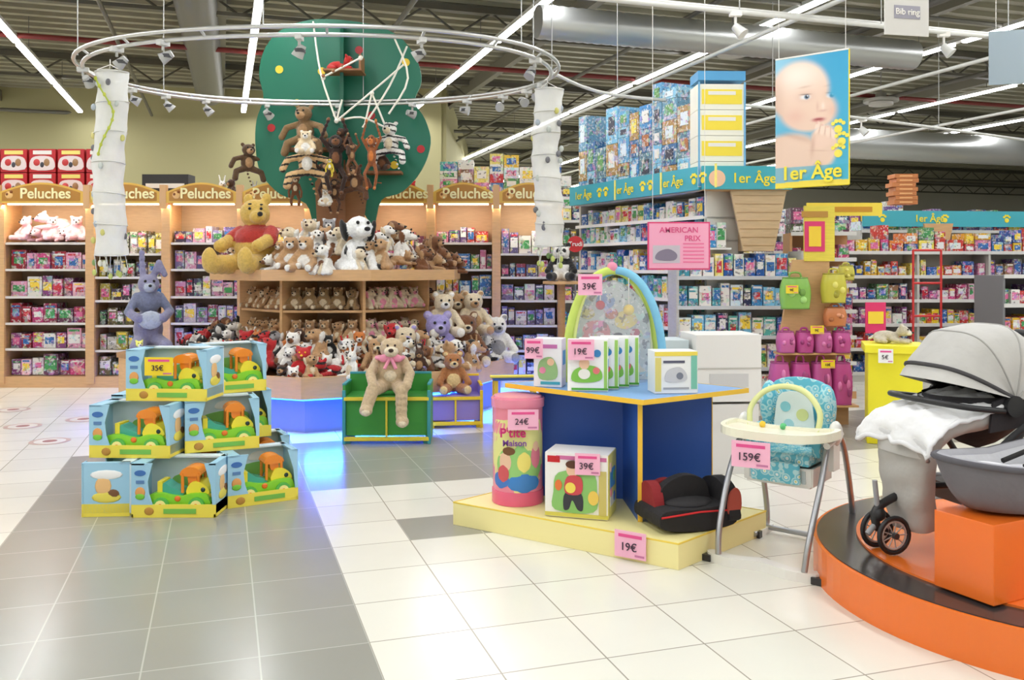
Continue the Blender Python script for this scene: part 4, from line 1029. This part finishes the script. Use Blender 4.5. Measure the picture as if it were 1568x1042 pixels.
b.ball((.17, 0, .19), (.13, .12, .06), C(215, 215, 218), 16, 8, rot=Euler((0, -.3, 0)).to_matrix()); b.ball((-.18, 0, .15), (.15, .13, .05), C(218, 218, 222), 16, 8); b.ball((0, 0, .13), (.14, .15, .05), C(200, 200, 205), 16, 8)
b.tube([(-.05, -.06, .19), (.08, -.08, .22)], .012, blk, 6); b.tube([(-.05, .06, .19), (.08, .08, .22)], .012, blk, 6)
b.tube([(x*.86, y*.93, z*.72) for x, y, z in rim[16:32]], .006, C(80, 78, 84), 6)
b.obj('shell_and_liner', MATTE, e)

# stroller (local -X is forward)
e = empty('baby_stroller', (2.15, 4.33, .206), math.radians(16))
b = MB(); bk = C(36, 36, 38); al = C(150, 152, 156)
rx = Euler((pi/2, 0, 0)).to_matrix()
def wheel(mb, x, y, r):
    mb.tube([(x+r*.88*math.cos(a), y, r+r*.88*math.sin(a)) for a in [2*pi*i/24 for i in range(24)]], r*.12, bk, 8, True)
    mb.tube([(x+r*.7*math.cos(a), y, r+r*.7*math.sin(a)) for a in [2*pi*i/24 for i in range(24)]], r*.06, C(186, 176, 170), 6, True)
    for i in range(9): a = 2*pi*i/9; mb.tube([(x, y, r), (x+r*.8*math.cos(a), y, r+r*.8*math.sin(a))], r*.035, C(186, 176, 170), 5)
    mb.cyl((x, y, r), r*.16, .04, C(60, 60, 62), 12, rot=rx)
for y in (-.05, .07): wheel(b, -.40, y, .092)
b.tube(cr([(-.40, .01, .092), (-.45, .01, .13), (-.45, .01, .2), (-.36, .01, .25), (-.2, 0, .3)], 4), .02, bk, 8); b.ball((-.44, .01, .18), .035, bk, 10, 8); b.tube([(-.5, .01, .09), (-.45, .01, .14)], .014, gry)
b.tube([(-.44, .01, .17), (-.46, .01, .34)], .012, al, 8)
for y in (-.22, .22):
    wheel(b, .40, y*1.1, .14)
    b.tube(cr([(-.2, 0, .3), (-.1, y*.7, .34), (.0, y, .42), (.2, y*1.05, .62), (.5, y, .95), (.56, y*.9, 1.0)], 4), .016, bk, 8)
    b.tube([(.1, y, .52), (.40, y*1.1, .14)], .016, bk, 8); b.tube([(-.1, y*.7, .32), (.4, y, .24)], .013, al, 8)
    b.cyl((.1, y*1.06, .70), .05, .04, bk, 16, rot=rx)
b.tube([(.56, -.2, 1.0), (.56, .2, 1.0)], .02, bk, 8)
b.tube(cr([(.05, -.235, .68), (-.12, -.24, .70), (-.22, -.2, .715), (-.26, 0, .72), (-.22, .2, .715), (-.12, .24, .70), (.05, .235, .68)], 4), .014, bk, 8)
b.obj('frame_and_wheels', PLAIN, e)
# soft leg cover: fabric swept from the foot end up over the knees to the seat, with creases
rw = random.Random(5)
path = [(-.25, .12), (-.27, .2), (-.285, .3), (-.29, .4), (-.285, .48), (-.26, .55), (-.2, .605), (-.1, .635), (.02, .65)]
def sweep(path, hw0, hw1, thk, amp, n=36, seedp=0):
    rows = []
    P_ = [(q.x, q.z) for q in cr([(a, 0, c_) for a, c_ in path], 4)]
    for j, (x, z) in enumerate(P_):
        t = j/(len(P_)-1)
        x2, z2 = P_[min(j+1, len(P_)-1)]; x1, z1 = P_[max(j-1, 0)]
        tx, tz = x2-x1, z2-z1; l = math.hypot(tx, tz); nx, nz = -tz/l, tx/l   # outward normal (front / up)
        hw = hw0+(hw1-hw0)*min(1, t*1.4); row = []
        for i in range(n):
            a = 2*pi*i/n; cx_, sx_ = math.cos(a), math.sin(a)
            yy = hw*math.copysign(abs(cx_)**.7, cx_); d = thk*math.copysign(abs(sx_)**.8, sx_)
            d += amp*(math.sin(yy*34+j*.8+seedp)*.5+math.sin(j*1.35+yy*9)*.6)*(1 if sx_ > -.2 else .3)
            row.append((x+nx*d, yy, z+nz*d))
        rows.append(row)
    return rows
b = MB(); lg2 = C(176, 173, 168)
rows = sweep(path, .13, .19, .07, .007); b.grid(rows, lg2, True); b.add(rows[0], [tuple(range(36))[::-1]], lg2)
rows = sweep(path[3:], .15, .205, .085, .006, seedp=2); b.grid(rows[3:], C(192, 190, 186), True)
# white quilted flap folded over the knees
Pf = [(q.x, q.z) for q in cr([(-.385, 0, .53), (-.36, 0, .60), (-.29, 0, .655), (-.18, 0, .69), (-.05, 0, .72), (.06, 0, .74)], 5)]
top = []; bot = []
for j, (x, z) in enumerate(Pf):
    r1 = []; r2 = []
    for i in range(25):
        s_ = -1+2*i/24; yy = .25*s_*(1-.12*(j/len(Pf))); dz = -.05*abs(s_)**3+.007*math.sin(i*1.1+j*.6)+.004*math.sin(j*1.9)
        xx = x+.02*math.sin(i*.55)*(1 if j < 3 else .2)
        r1.append((xx, yy, z+dz+.012)); r2.append((xx, yy, z+dz-.01))
    top.append(r1); bot.append(r2)
b.grid(top, C(232, 232, 233)); b.grid(bot, C(210, 210, 212))
edge_ = [r[0] for r in top]+top[-1][1:]+[r[-1] for r in top[::-1]][1:]+top[0][::-1][1:-1]
b.tube([(p_[0], p_[1], p_[2]-.011) for p_ in edge_], .012, C(226, 226, 228), 8, True)
b.box((.12, 0, .26), (.36, .28, .08), C(120, 118, 116))
b.obj('leg_cover_and_basket', MATTE, e)
b = MB(); rows = []
for j in range(9):
    t = j/8; q = math.sin(t*pi/2)**.7
    rows.append([(.12+(.30*q)*math.cos(a), .215*q*math.sin(a), .46+.26*t+.05*max(0, math.cos(a))*t) for a in [2*pi*i/28 for i in range(28)]])
b.grid(rows, C(40, 39, 42), True); b.grid([[(.12+(x-.12)*.93, y*.93, z+.015) for x, y, z in r_] for r_ in rows], C(52, 50, 54), True)
b.box((.26, 0, .78), (.05, .32, .38), C(50, 48, 52), ry=.35); b.ball((.2, 0, .9), (.05, .13, .09), C(62, 60, 64), 14, 8, rot=Euler((0, .35, 0)).to_matrix()); b.ball((.1, 0, .66), (.18, .17, .05), C(58, 56, 60), 16, 8)
for k in (1, -1):
    b.tube([(.2, k*.07, .9), (.1, k*.06, .72)], .012, C(80, 78, 82), 6)
    b.plate([(-.02, .58), (.38, .62), (.42, .95), (.3, 1.02), (.12, .76), (.0, .72)][::-1], k*.218-.006, k*.218+.006, C(44, 42, 46))
b.obj('seat_shell', MATTE, e)
# hood
b = MB(); Hc = Vector((.12, 0, .73)); Rh, Wh = .335, .232
def rib(phi, k=1.0):
    out = []
    for i in range(25):
        th = pi*i/24; s_, c_ = math.sin(th), math.cos(th)
        rr_ = Rh*k*abs(s_)**.55; out.append(Hc+Vector((-math.cos(phi)*rr_, Wh*k*math.copysign(abs(c_)**.6, c_), math.sin(phi)*rr_)))
    return out
NP = 29; phis = [math.radians(26+(175-26)*i/(NP-1)) for i in range(NP)]
rows = [rib(ph, 1+.016*math.cos(i*2*pi/7)) for i, ph in enumerate(phis)]
b.grid(rows, C(190, 188, 184)); b.grid([rib(ph, .955) for ph in phis], C(44, 42, 46))
for i in (0, 7, 14, 21, 28): b.tube(rows[i], .005 if i else .010, C(172, 170, 166) if i else C(70, 68, 70), 6)
b.grid([rib(math.radians(26), 1.0), rib(math.radians(20), 1.03), rib(math.radians(14), 1.05)], C(198, 196, 192))
b.obj('hood', MATTE, e)

# ---------------------------------------------------------------- yellow stand
b = MB(); b.box((0, 0, .4), (.44, .44, .8), C(232, 222, 40)); b.box((0, 0, .83), (.5, .5, .07), C(238, 228, 50)); b.box((0, 0, .03), (.46, .46, .06), C(222, 208, 20))
b.obj('yellow_display_stand', PLAIN, loc=(3.40, 8.0, 0), rz=math.radians(-18), bevel=.006)
p = PB(); p.add(M_lie, (C(200, 190, 170), wht, blk), (.02, 0, .865), .3, 1); p.obj('plush_toy', loc=(3.38, 8.0, 0))
tag((3.22, 7.72, .78), .12, .12, -.25, '5€', C(240, 240, 240))

# ---------------------------------------------------------------- baby section gondola
turq = C(66, 172, 188)
def paw(hd, x, z, y0, y1, c=C(245, 225, 60)):
    for dx, dz, r_ in ((0, -.02, .035), (-.045, .03, .017), (-.017, .05, .018), (.017, .05, .018), (.045, .03, .017)): hd.plate(circ(x+dx, z+dz, r_, n=12), y0, y1, c)
Nn = Vector((2.08, 9.75)); Ff = Vector((.88, 12.3)); dv = (Nn-Ff); LG = dv.length; ang = math.atan2(dv.y, dv.x)
e = empty('baby_products_gondola', (Ff.x, Ff.y, 0), ang)
fr = MB(); pr = MB(); hd = MB()
fr.box((LG/2, .5, 1.2), (LG, .04, 2.4), C(205, 205, 200)); fr.box((LG/2, .25, .06), (LG, .5, .12), C(190, 188, 180))
fr.box((LG-.02, .3, 1.2), (.04, .5, 2.4), C(214, 212, 205)); fr.box((.02, .3, 1.2), (.04, .5, 2.4), C(210, 205, 195)); fr.box((LG/2, .3, 2.39), (LG, .6, .03), C(215, 213, 205))
for k, z in enumerate((.15, .5, .85, 1.18, 1.5, 1.85, 2.1)):
    fr.box((LG/2, .25, z-.012), (LG, .5, .022), C(225, 225, 222)); fr.box((LG/2, -.005, z-.01), (LG, .012, .04), wht)
    fill(pr, .05, LG-.05, .04, z, .29 if z < 2 else .24, blueP if k % 2 else blueP+mixP[:4], (.08, .17), .3, .6)
hd.box((LG/2, -.06, 2.51), (LG+.06, .05, .25), turq)
for k in range(3):
    x = .35+k*1.0
    paw(hd, x+.42, 2.5, -.092, -.085); paw(hd, x+.58, 2.5, -.092, -.085)
    hd.plate([(x+.78, 2.385), (x+.815, 2.385), (x+.815, 2.635), (x+.78, 2.635)], -.09, -.085, C(250, 235, 120))
    text('1er Âge', (x, -.09, 2.5), .14, C(245, 225, 60), e)
fr.obj('frame', PLAIN, e); pr.obj('boxed_products', PKG, e); hd.obj('header_band', PLAIN, e)
b = MB(); x = LG-.05
while x > 0.1:
    wv = R.uniform(.2, .3); t_ = x/LG
    top_ = 3.35 if t_ > .85 else (3.5 if t_ > .5 else (3.4 if t_ > .28 else 3.2)); z = 2.405
    top_ += R.uniform(-.2, .15)
    while z < top_:
        hh = R.uniform(.12, .34) if t_ > .4 else R.uniform(.3, .5); c = R.choice(blueP[:2]+[C(60, 110, 160), C(90, 160, 205), C(70, 140, 195), C(140, 195, 220), C(90, 130, 150), C(180, 140, 80), C(110, 160, 190)])
        b.box((x-wv/2, .3, z+hh/2), (wv-.015, .5, hh-.005), c); b.box((x-wv/2, .047, z+hh*.5), (wv*.5, .006, hh*.5), R.choice([wht, C(240, 220, 90), C(220, 232, 240), C(100, 160, 90), C(180, 110, 60), C(60, 60, 80)])); z += hh
    x -= wv
b.obj('stacked_stock_boxes', PKG, e)
e = empty('baby_products_endcap', (2.1, 9.72, 0), .04)
fr = MB(); pr = MB(); hd = MB()
fr.box((.35, .3, .85), (1.36, .04, 1.7), C(200, 200, 196)); fr.box((.35, .1, .05), (1.36, .4, .1), C(190, 188, 180))
for k, z in enumerate((.12, .46, .8, 1.12, 1.44)):
    fr.box((.35, .1, z-.012), (1.36, .42, .022), C(225, 225, 222)); fr.box((.35, -.11, z-.01), (1.36, .012, .04), C(200, 205, 210))
    fill(pr, -.32, 1.02, -.08, z, .28, blueP+[C(40, 50, 90), C(60, 150, 170)], (.08, .15), .25, .7)
for x in (-.33, 1.03): fr.box((x, .1, .86), (.03, .42, 1.72), C(190, 190, 188))
fr.plate([(.26, 2.39), (.4, 1.72), (.74, 1.72), (.88, 2.39)], -.04, .0, C(206, 178, 140)); fr.box((.43, .15, 2.385), (.95, .4, .02), oak)
fr.box((.57, .14, 2.05), (.3, .25, .66), C(190, 160, 120))
for k in range(7): fr.box((.57, -.042, 1.78+k*.09), (.34+k*.036, .004, .006), C(170, 135, 95))
fill(pr, -.2, .24, .0, 1.76, .3, blueP, (.08, .12), .2, .7)
fr.box((.02, .1, 1.745), (.5, .3, .02), C(225, 225, 222))
fr.obj('frame', WOOD, e); pr.obj('boxed_products', PKG, e)
hd.box((.43, -.07, 2.51), (.98, .05, .25), turq)
paw(hd, .86, 2.5, -.102, -.095)
hd.plate(circ(.1, 2.5, .09), -.1, -.095, C(240, 195, 160)); text('1er Âge', (.5, -.1, 2.5), .15, C(245, 225, 60), e)
hd.obj('header_band', PLAIN, e)
b = MB()
for r_ in range(4):
    b.box((.17, .15, 2.41+.14+r_*.28), (.52, .36, .275), C(242, 240, 225))
    b.box((.17, -.032, 2.41+.14+r_*.28), (.44, .004, .16), C(246, 222, 70)); b.box((.17, -.034, 2.41+.18+r_*.28), (.3, .004, .04), wht)
b.box((.17, .15, 3.62), (.52, .36, .1), C(90, 165, 215)); b.box((.17, -.034, 2.47), (.52, .006, .1), C(80, 155, 210)); b.box((-.08, -.035, 3.0), (.02, .006, 1.1), C(120, 180, 220)); b.box((.42, -.035, 3.0), (.02, .006, 1.1), C(120, 180, 220))
b.obj('stacked_diaper_boxes', PLAIN, e)
b = MB(); b.box((0, 0, 0), (.60, .012, .46), C(222, 70, 120)); b.box((0, -.008, 0), (.57, .006, .43), C(244, 168, 196)); b.box((-.12, -.012, -.08), (.26, .004, .17), C(200, 190, 200)); b.plate(loopxz([(-.22, -.13), (-.05, -.14), (-.02, -.08), (-.1, -.03), (-.2, -.06)]), -.018, -.014, C(130, 120, 140))
for k in range(6): b.box((.14, -.012, .02-k*.035), (.2, .004, .014), C(235, 120, 160))
s_ = b.obj('pink_promotional_sign', PLAIN, loc=(1.6, 8.6, 1.75)); text('AMERICAN', (0, -.014, .15), .075, C(226, 90, 140), s_); text('PRIX', (.13, -.014, .07), .075, C(226, 90, 140), s_)
b = MB()
for x in (-.25, .25): b.tube([(x, 0, .23), (x, 0, 3.6)], .003, wht, 4)
b.obj('hanging_wires', PLAIN, s_)

# hanging baby banner: printed picture as a procedural vertex-colour grid
Wb, Hb = .66, 1.16
def gs(u, v, cu, cv, ru, rv, p=1.0):
    d = ((u-cu)/ru)**2+((v-cv)/rv)**2; return math.exp(-d**p)
def mixc(a, c, t): return tuple(a[i]*(1-t)+c[i]*t for i in range(3))+(1,)
def gr(u, v, cu, cv, ru, rv, ang, p=1.0):
    x, y = (u-cu)*Wb, (v-cv)*Hb; ca_, sa_ = math.cos(ang), math.sin(ang)
    d = ((x*ca_+y*sa_)/ru)**2+((-x*sa_+y*ca_)/rv)**2; return math.exp(-d**p)
def bannercol(u, v):
    c = mixc(C(52, 160, 205), C(80, 185, 215), min(1, v))
    c = mixc(c, C(150, 205, 228), gs(u, v, .0, .1, .4, .4))
    sk = C(236, 206, 184)
    # head, tilted; cheek, shoulder, arm and hand
    t = max(gr(u, v, .33, .27, .27, .27, .0, 6), gr(u, v, .45, .42, .26, .19, .15, 5), gr(u, v, .12, .78, .34, .22, -.2, 5), gr(u, v, .66, .70, .13, .20, .1, 4))
    col = mixc(sk, C(250, 232, 218), gs(u, v, .3, .14, .35, .12)+.0)
    col = mixc(col, C(228, 178, 158), .55*gr(u, v, .28, .46, .09, .07, 0)+.5*gr(u, v, .80, .44, .05, .06, 0))
    col = mixc(col, C(205, 168, 146), .5*gs(u, v, .0, .35, .12, .3)+.6*gr(u, v, .22, .60, .26, .025, .35))
    for ex, ey, w_ in ((.42, .315, .055), (.76, .325, .042)):
        col = mixc(col, C(206, 166, 146), .5*gr(u, v, ex, ey-.005, w_*1.3, .045, .05))
        col = mixc(col, C(238, 236, 236), gr(u, v, ex, ey+.003, w_*.85, .022, .05, 2))
        col = mixc(col, C(70, 104, 134), gr(u, v, ex+.02, ey+.002, .024, .022, 0, 3)); col = mixc(col, C(20, 24, 30), gr(u, v, ex+.02, ey+.002, .012, .012, 0, 3)); col = mixc(col, C(255, 255, 255), gr(u, v, ex+.03, ey-.005, .006, .006, 0, 2))
        col = mixc(col, C(120, 84, 66), .7*gr(u, v, ex, ey-.018, w_*.95, .006, .05, 2))
        col = mixc(col, C(196, 160, 134), .45*gr(u, v, ex-.01, ey-.075, w_*1.1, .010, -.08))
    col = mixc(col, C(206, 152, 134), .6*gr(u, v, .66, .435, .035, .010, 0)+.35*gr(u, v, .585, .40, .012, .04, 0)); col = mixc(col, C(252, 232, 220), .7*gr(u, v, .66, .40, .014, .03, 0))
    col = mixc(col, C(200, 108, 108), .9*gr(u, v, .60, .50, .062, .020, 0, 2)); col = mixc(col, C(130, 50, 54), .8*gr(u, v, .60, .497, .04, .007, 0, 2))
    for k in range(4):
        cu_, cv_ = .58+k*.072, .56+.018*k
        col = mixc(col, C(248, 222, 204), gr(u, v, cu_, cv_, .021, .055, .25-.12*k, 3)); col = mixc(col, C(196, 146, 122), .65*gr(u, v, cu_+.037, cv_+.01, .004, .045, .25-.12*k, 2))
        col = mixc(col, C(226, 170, 156), .5*gr(u, v, cu_, cv_-.035, .012, .010, 0, 2))
    col = mixc(col, C(242, 210, 190), .8*gr(u, v, .64, .67, .09, .06, 0, 3)); col = mixc(col, C(202, 156, 132), .5*gr(u, v, .52, .70, .02, .09, .1)+.4*gr(u, v, .62, .735, .08, .006, .1))
    tt = min(1, t*1.3) if t > .5 else t*1.3
    c = mixc(c, col, min(1, tt))
    if v > .845: c = mixc(c, C(70, 178, 205), .75)
    if v > .965-.01*math.sin(u*3): c = C(246, 224, 80)
    return c
nu, nv = 130, 230
V = [(-Wb/2+Wb*i/nu, -.006, Hb/2-Hb*j/nv) for j in range(nv+1) for i in range(nu+1)]
F = [(j*(nu+1)+i, (j+1)*(nu+1)+i, (j+1)*(nu+1)+i+1, j*(nu+1)+i+1) for j in range(nv) for i in range(nu)]
me = bpy.data.meshes.new('hanging_baby_banner'); me.from_pydata(V, [], F); ca = me.color_attributes.new('Col', 'FLOAT_COLOR', 'POINT')
ca.data.foreach_set('color', np.array([bannercol(i/nu, j/nv) for j in range(nv+1) for i in range(nu+1)], dtype=np.float32).ravel()); me.materials.append(PRINT)
s_ = bpy.data.objects.new('hanging_baby_banner', me); COL.objects.link(s_); s_.location = (2.64, 7.9, 2.84); s_.rotation_euler = (0, 0, math.radians(-40))
b = MB(); b.box((0, 0, 0), (Wb, .008, Hb), C(90, 180, 205))
for cx_, cz_ in ((.24, -.08), (.27, -.19), (.24, -.29)): paw(b, cx_, cz_, -.012, -.004, C(246, 230, 90))
b.tube([(-Wb/2, 0, Hb/2), (Wb/2, 0, Hb/2)], .01, wht, 6); b.tube([(-Wb/2, 0, -Hb/2), (Wb/2, 0, -Hb/2)], .008, C(240, 220, 60), 6); b.tube([(Wb/2, 0, -Hb/2), (Wb/2, 0, Hb/2)], .007, C(240, 220, 60), 6)
for x in (-.3, .3): b.tube([(x, 0, Hb/2), (x, 0, Hb/2+.9)], .003, wht, 4)
b.obj('backing_and_hanger', PLAIN, s_); text('1er Âge', (.0, -.016, -.46), .17, C(250, 232, 70), s_, bold=.02)
b = MB(); b.box((0, 0, 0), (.34, .01, .36), C(205, 203, 198)); b.box((0, -.007, -.02), (.2, .004, .09), C(150, 148, 160))
for x in (-.14, .14): b.tube([(x, 0, .18), (x, 0, 2.0)], .003, wht, 4)
s_ = b.obj('hanging_aisle_sign', PLAIN, loc=(2.73, 6.2, 3.33), rz=.2)
text('Bib ring', (0, -.012, -.02), .06, wht, s_)
b = MB(); b.box((0, 0, 0), (.6, .01, .5), C(150, 165, 175))
for x in (-.24, .24): b.tube([(x, 0, .25), (x, 0, 1.85)], .003, wht, 4)
b.obj('hanging_aisle_sign', PLAIN, loc=(4.75, 8.3, 3.5), rz=-.3)

# ---------------------------------------------------------------- wooden stand with bags & pink totes
e = empty('bag_display_stand', (2.95, 8.9, 0))
b = MB(); b.plate([(-.40, .2), (.30, .2), (.2, 1.62), (-.16, 1.62)], 0, .04, oak); b.box((-.02, .1, .1), (.75, .4, .2), C(190, 150, 110)); b.box((0, -.08, .70), (.7, .2, .02), oak); b.box((0, -.1, .20), (.8, .3, .02), oak)
b.box((.1, .0, 1.88), (.3, .03, .55), C(236, 215, 80)); b.obj('board', WOOD, e)
b = MB()
b.box((.05, -.02, 1.85), (.2, .01, .3), C(225, 60, 115)); b.box((.05, -.028, 1.85), (.12, .01, .2), C(248, 210, 60)); b.box((.05, -.02, 2.07), (.26, .01, .06), C(190, 140, 60))
b.box((.35, 0, 2.12), (.75, .01, .13), C(240, 212, 70)); b.box((.35, -.006, 2.12), (.55, .01, .05), C(200, 140, 30)); b.box((.62, -.1, 1.05), (.2, .01, .3), C(225, 50, 110)); b.box((.62, -.108, 1.05), (.15, .005, .12), C(250, 215, 60))
b.tube([(.62, -.09, 0), (.62, -.09, 1.0)], .01, gry)
b.obj('promo_cards', PLAIN, e)
BAG = vmat('translucent_pvc_bag', .2)
BAG.node_tree.nodes['Principled BSDF'].inputs['Alpha'].default_value = .82
b = MB()
def tote(mb, x, y, z, w_, h_, d_, col):
    # soft zipped pouch: bulging sides, handle, contents visible as lighter shapes
    n = 20; rows = []
    for j in range(9):
        t = j/8; k = .88+.12*math.sin(pi*t)-.10*t**4
        rows.append([(x+w_/2*k*math.copysign(abs(math.cos(a))**.45, math.cos(a)), y+d_/2*k*math.copysign(abs(math.sin(a))**.55, math.sin(a)), z+h_*t) for a in [2*pi*i/n for i in range(n)]])
    mb.grid(rows, col, True); mb.add(rows[0], [tuple(range(n))[::-1]], col); mb.add(rows[-1], [tuple(range(n))], col)
    for j in (0, 8): mb.tube(rows[j], .007, tuple(c*.6 for c in col[:3])+(1,), 5, True)
    mb.tube(cr([(x-w_*.2, y, z+h_), (x-w_*.14, y, z+h_*1.16), (x+w_*.14, y, z+h_*1.16), (x+w_*.2, y, z+h_)], 4), .010, tuple(c*.8 for c in col[:3])+(1,), 6)
    c2 = tuple(min(1, c*1.2+.12) for c in col[:3])+(1,)
    for q in range(4):
        mb.ball((x+w_*R.uniform(-.28, .28), y-d_*.47, z+h_*R.uniform(.25, .75)), (w_*.12, .02, h_*.12), c2 if q % 2 else tuple(c*.65 for c in col[:3])+(1,), 10, 6)
mg = C(205, 84, 158)
tote(b, -.17, -.1, 1.14, .30, .3, .14, C(150, 205, 100)); tote(b, .2, -.12, 1.2, .24, .28, .14, C(218, 210, 80)); tote(b, .22, -.1, .97, .22, .18, .12, C(222, 140, 90)); tote(b, .36, -.02, 1.42, .16, .14, .1, C(215, 205, 90))
for k in range(4): tote(b, -.27+k*.18, -.12, .715, .17, .2, .18, mg if k % 2 else C(215, 110, 175))
for k in range(4): tote(b, -.34+k*.2, -.15, .215, .19, .40, .22, mg if k % 2 else C(210, 100, 168))
for k in range(2): tote(b, .60+k*.22, -.22, 0.005, .21, .56, .22, C(208, 96, 165) if k else C(196, 78, 150))
b.obj('childrens_bags', BAG, e)
tag((2.72, 8.7, 1.33), .12, .08, 0, '9€', C(245, 215, 50)); tag((3.02, 8.56, .62), .13, .08, 0, '12€', C(245, 215, 50)); tag((2.95, 8.66, .94), .13, .08, 0, '7€', C(245, 215, 50))

# ---------------------------------------------------------------- right side gondolas
def gondola(name, loc, rz, L, H, n, pals, frame=C(196, 194, 188), top=0, dp=.4, header=None, wr=(.07, .17)):
    e = empty(name, loc, rz); fr = MB(); pr = MB()
    fr.box((L/2, dp+.02, H/2), (L, .03, H), frame); fr.box((L/2, dp/2, .06), (L, dp, .12), frame)
    st = (H-.12)/n
    for k in range(n+1):
        z = .12+k*st; fr.box((L/2, dp/2, z-.01), (L, dp, .022), frame); fr.box((L/2, -.004, z-.01), (L, .012, .045), C(215, 213, 210))
        if k < n:
            x = 0
            while x < L-.2: fill(pr, x+.02, min(L, x+.95)-.02, .05, z, st-.08, R.choice(pals), wr, dp*.7, .5); x += .95
    x = 0
    while x <= L+.01: fr.box((x, dp/2, H/2), (.03, dp, H), frame); x += 1.0
    if top:
        x = 0
        while x < L-.1:
            w_ = R.uniform(.12, .28); z = H
            tt = H+top*R.uniform(.2, 1)
            c = R.choice(R.choice(pals))
            while z < tt: hh = R.uniform(.08, .2); pr.box((x+w_/2, dp/2, z+hh/2+.003), (w_-.02, dp*.8, hh-.006), c if R.random() < .5 else R.choice(R.choice(pals))); pr.box((x+w_/2, dp*.1-.004, z+hh/2), (w_*.6, .006, hh*.5), R.choice(ACC)); z += hh
            x += w_
    fr.obj('frame', PLAIN, e); pr.obj('products', PKG, e)
    if header:
        hb = MB(); hb.box((L/2, -.05, header), (L, .04, .24), turq)
        for k in range(int(L/.5)):
            if k % 2 == 0: paw(hb, .3+k*.5, header, -.078, -.07)
        hb.obj('header_band', PLAIN, e)
        text('1er Âge', (min(L-.4, 1.05), -.075, header), .15, C(245, 225, 60), e)
    return e
gondola('toy_shelving', (3.5, 12.0, 0), .06, 5.0, 1.75, 5, [yelP, mixP, yelP, [C(220, 170, 40), C(205, 60, 50), C(50, 80, 150)], pinkP], top=.3)
gondola('toy_shelving', (5.6, 10.2, 0), .12, 3.5, 1.45, 4, [mixP, blueP, yelP], C(120, 120, 124), dp=.5)
gondola('toy_shelving', (5.3, 13.6, 0), .1, 6.0, 2.1, 6, [blueP, mixP], top=.2, header=2.28)
gondola('toy_shelving', (2.6, 15.0, 0), .1, 6.0, 2.1, 6, [mixP, yelP, pinkP], top=.5)
gondola('toy_shelving', (3.6, 18.5, 0), .15, 10, 2.2, 5, [mixP, yelP, blueP], top=.6)
gondola('toy_shelving', (5, 24, 0), .2, 14, 2.3, 4, [mixP, [wht, crm, C(200, 210, 220)]], top=.6, wr=(.15, .3))
gondola('toy_shelving', (.8, 14.6, 0), .0, 1.6, 2.3, 5, [mixP, blueP, darkP], top=.7)
gondola('toy_shelving', (-1.2, 16.5, 0), .0, 3.6, 2.4, 5, [mixP, blueP], top=.5)
gondola('toy_shelving', (3.3, 10.6, 0), -.1, .75, 1.95, 6, [pinkP, darkP, mixP], C(200, 150, 100), top=.35)
b = MB(); b.plate([(-.22, .65), (-.14, .25), (.14, .25), (.22, .65)], -.02, .02, oak); b.box((0, 0, .12), (.3, .04, .25), oak); b.obj('wooden_header_column', WOOD, loc=(6.42, 13.5, 1.45+.1))
b = MB()
for x in (-.17, .17): b.tube([(x, 0, 0), (x, 0, 1.75)], .014, C(205, 50, 50), 8)
for z in (.3, .95, 1.35, 1.75): b.tube([(-.17, 0, z), (.17, 0, z)], .014, C(205, 50, 50), 8)
for x in (-.17, .17): b.tube([(x, -.18, .015), (x, .18, .015)], .014, C(205, 50, 50), 8)
b.obj('red_wire_display_rack', PLAIN, loc=(5.05, 10.9, 0))
b = MB()
for k in range(7): b.box((R.uniform(-.03, .03), 0, .075*k+.037), (.40-.02*(k % 2), .3, .07), C(196, 120, 66)); b.box((0, -.151, .075*k+.037), (.22, .004, .02), C(235, 180, 120))
b.obj('orange_carton_stack', PLAIN, loc=(6.75, 15.5, 2.62))

# round floor stickers
b = MB()
for x, y in ((-5.4, 9.7), (-4.75, 8.7), (-4.1, 7.95), (-4.35, 9.1), (-5.2, 8.3)):
    b.prism(ngon(24, .17, 0, x, y), .0005, .002, C(186, 160, 150)); b.prism(ngon(24, .13, 0, x, y), .002, .003, C(216, 210, 200)); b.prism(ngon(24, .06, 0, x, y), .003, .004, C(160, 110, 108))
b.obj('floor_stickers', PLAIN)

# ---------------------------------------------------------------- world, camera
wd = bpy.data.worlds.new('store_ambient'); sc.world = wd; wd.use_nodes = True
wd.node_tree.nodes['Background'].inputs[0].default_value = (.9, .95, 1, 1); wd.node_tree.nodes['Background'].inputs[1].default_value = .4
cam = bpy.data.cameras.new('camera'); co = bpy.data.objects.new('camera', cam); COL.objects.link(co)
co.location = (0, 0, 1.55); co.rotation_euler = (pi/2, 0, 0); cam.sensor_width = 36; cam.lens = 31.5; cam.shift_y = -.0716; cam.clip_end = 200
sc.camera = co
sc.view_settings.view_transform = 'Standard'
sc.view_settings.exposure = 0.0
